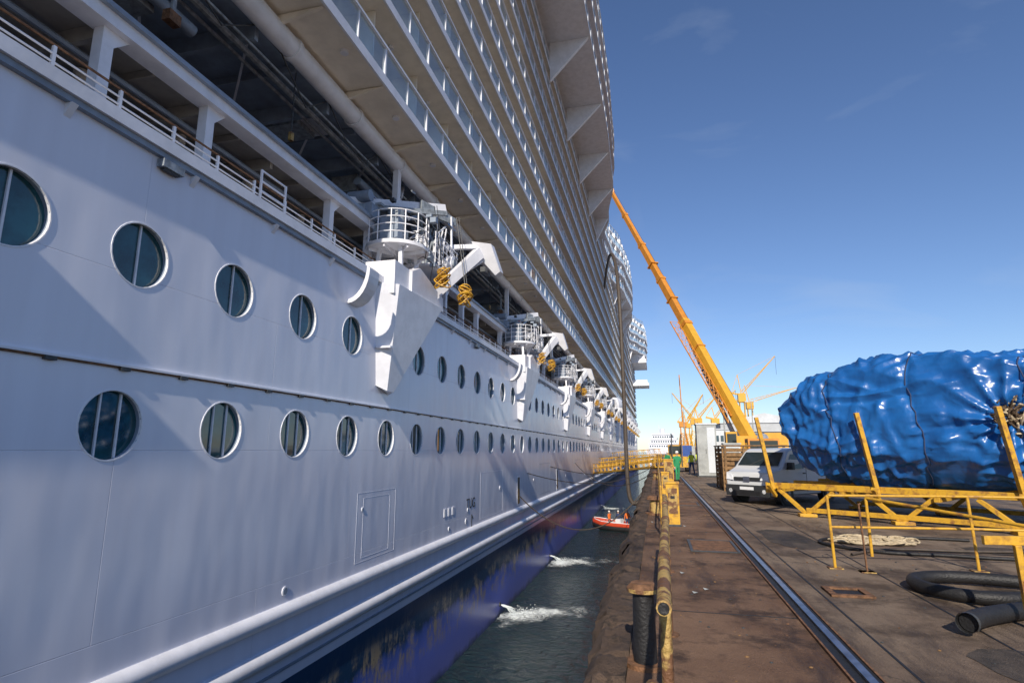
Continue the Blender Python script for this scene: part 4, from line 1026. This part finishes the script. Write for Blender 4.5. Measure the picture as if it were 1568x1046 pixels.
def tower(x,y,h,jib,az,k,name='harbour_crane',w=2.2):
    t=MB()
    for sx in(-1,1):
        for sy in(-1,1): t.beam((x+sx*w*1.3,y+sy*w*1.3,G),(x+sx*w/2,y+sy*w/2,G+h*.55),.4,.4,k);t.beam((x+sx*w/2,y+sy*w/2,G+h*.55),(x+sx*w/2,y+sy*w/2,G+h*.75),.35,.35,k)
    for i in range(6):
        z0=G+h*.55*i/6;z1=G+h*.55*(i+1)/6;a=w*1.3-(w*.8)*i/6;b=w*1.3-(w*.8)*(i+1)/6
        t.beam((x-a,y-a,z0),(x+b,y-b,z1),.18,.18,k);t.beam((x+a,y-a,z0),(x-b,y-b,z1),.18,.18,k);t.beam((x-b,y-b,z1),(x+b,y-b,z1),.2,.2,k)
    t.box(x-w*.8,x+w*.8,y-w*.8,y+w*1.2,G+h*.7,G+h*.82,k)
    c_,s_=math.cos(az),math.sin(az);p=Vector((x,y,G+h*.8));e=p+Vector((c_*jib,-.2*jib,s_*jib))
    tp=p+Vector((-c_*2,0,h*.28));bk=p+Vector((-c_*7,0,1))
    for o in(-.7,.7): t.beam(p+Vector((0,o,0)),e,.3,.35,k)
    t.beam(p+Vector((0,0,1.6)),e,.2,.25,k)
    m=9
    for i in range(m): t.beam(p.lerp(e,i/m),(p+Vector((0,0,1.6))).lerp(e,(i+.5)/m),.12,.12,k);t.beam((p+Vector((0,0,1.6))).lerp(e,(i+.5)/m),p.lerp(e,(i+1)/m),.12,.12,k)
    t.beam(p,tp,.35,.4,k);t.beam(tp,e,.1,.1,k);t.beam(tp,bk,.2,.2,k);t.beam(p,bk,.6,.8,k)
    t.cyl(e,e-Vector((0,0,h*.25)),.06,'dark',n=4);t.build(name)
tower(12,235,15,13,1.05,'craney',w=1.8);tower(17.5,250,18,13,.9,'craney',w=1.8);tower(8.5,190,13,15,1.6,'orange',w=1.4)
tower(42,300,36,24,.85,'craney');tower(50,330,34,24,.3,'craney');tower(66,190,22,12,1.3,'orange',w=1.4);tower(27,280,20,16,.95,'craney');tower(20,320,22,18,2.2,'craney')
for (x,y,w_,l,h,k,nm) in((3.0,95,2.4,6,2.6,'blue','shipping_container'),(6.2,110,2.4,6,2.6,'grey','shipping_container'),(5.5,84,2.4,4,2.4,'orange','shipping_container'),(16,120,2.4,6,2.6,'shedblue','shipping_container')):
    q=MB();q.box(x,x+w_,y,y+l,G+.1,G+h,k)
    for i in range(int(w_/.3)): q.box(x+.1+i*.3,x+.2+i*.3,y-.04,y-.001,G+.2,G+h-.1,k)
    for i in range(int(l/.3)): q.box(x-.04,x-.001,y+.1+i*.3,y+.2+i*.3,G+.2,G+h-.1,k)
    q.box(x-.05,x+w_+.05,y-.05,y+.05,G,G+.15,'dark');q.build(nm)
q=MB()
q.box(.9,2.6,52,54.5,G+.4,G+1.3,'yellow');q.box(1.0,2.2,52.6,53.8,G+1.3,G+2.3,'yellow');q.box(1.05,2.15,52.57,52.6,G+1.5,G+2.2,'wglass')
for y in(52.4,54):
    for x in(.85,2.4): q.cyl((x,y,G+.4),(x+.3,y,G+.4),.4,'black',n=14)
q.beam((1.3,52,G+.5),(1.3,51.8,G+3.2),.1,.15,'dark');q.beam((2.1,52,G+.5),(2.1,51.8,G+3.2),.1,.15,'dark');q.box(1.2,1.3,50.9,51.9,G+.3,G+.36,'dark');q.box(2.05,2.15,50.9,51.9,G+.3,G+.36,'dark')
q.build('forklift')
# ------------------------------------------------------------ CAMERA
cam=bpy.data.cameras.new('camera');cam.lens=20.0;cam.sensor_width=36;cam.clip_start=.05;cam.clip_end=9000
co=bpy.data.objects.new('camera',cam);COL.objects.link(co);sc.camera=co
a_=math.radians(14.0);p_=math.radians(10.85)
F=Vector((-math.sin(a_)*math.cos(p_),math.cos(a_)*math.cos(p_),math.sin(p_)));Rt=Vector((math.cos(a_),math.sin(a_),0));U=Rt.cross(F)
co.matrix_world=Matrix(((Rt.x,U.x,-F.x,0),(Rt.y,U.y,-F.y,0),(Rt.z,U.z,-F.z,0),(0,0,0,1)))
# ------------------------------------------------------------ LIGHT
el=math.radians(32);tx,ty=-.09,.996
d=Vector((tx*math.cos(el),ty*math.cos(el),-math.sin(el)))
su=bpy.data.lights.new('sun','SUN');su.energy=5.0;su.angle=math.radians(.6);su.color=(1,.90,.76)
so=bpy.data.objects.new('sun',su);COL.objects.link(so);so.rotation_euler=d.to_track_quat('-Z','Y').to_euler()
wd=bpy.data.worlds.new('World');sc.world=wd;wd.use_nodes=True;N=wd.node_tree.nodes;L=wd.node_tree.links
sk=N.new('ShaderNodeTexSky');sk.sky_type='NISHITA';sk.sun_disc=False;sk.sun_elevation=el;sk.sun_rotation=math.atan2(-tx,-ty);sk.air_density=1.0;sk.dust_density=.1;sk.ozone_density=3.5
tc=N.new('ShaderNodeTexCoord');mp=N.new('ShaderNodeMapping');mp.inputs['Scale'].default_value=(2.0,3.0,5.0);mp.inputs['Rotation'].default_value=(.3,.5,.2);L.new(tc.outputs['Generated'],mp.inputs[0])
nz=N.new('ShaderNodeTexNoise');nz.inputs['Scale'].default_value=1.6;nz.inputs['Detail'].default_value=8;nz.inputs['Distortion'].default_value=.8;L.new(mp.outputs[0],nz.inputs['Vector'])
rr=N.new('ShaderNodeMapRange');rr.inputs['From Min'].default_value=.56;rr.inputs['From Max'].default_value=.9;rr.inputs['To Max'].default_value=.25;L.new(nz.outputs['Fac'],rr.inputs['Value'])
tn=N.new('ShaderNodeMixRGB');tn.blend_type='MULTIPLY';tn.inputs[0].default_value=1;tn.inputs[2].default_value=(.86,.90,1.04,1);L.new(sk.outputs[0],tn.inputs[1])
mx=N.new('ShaderNodeMixRGB');L.new(rr.outputs[0],mx.inputs[0]);L.new(tn.outputs[0],mx.inputs[1]);mx.inputs[2].default_value=(5,5.6,6.4,1)
L.new(mx.outputs[0],N['Background'].inputs[0]);N['Background'].inputs[1].default_value=.12
sc.view_settings.view_transform='Standard';sc.view_settings.look='None';sc.view_settings.exposure=0
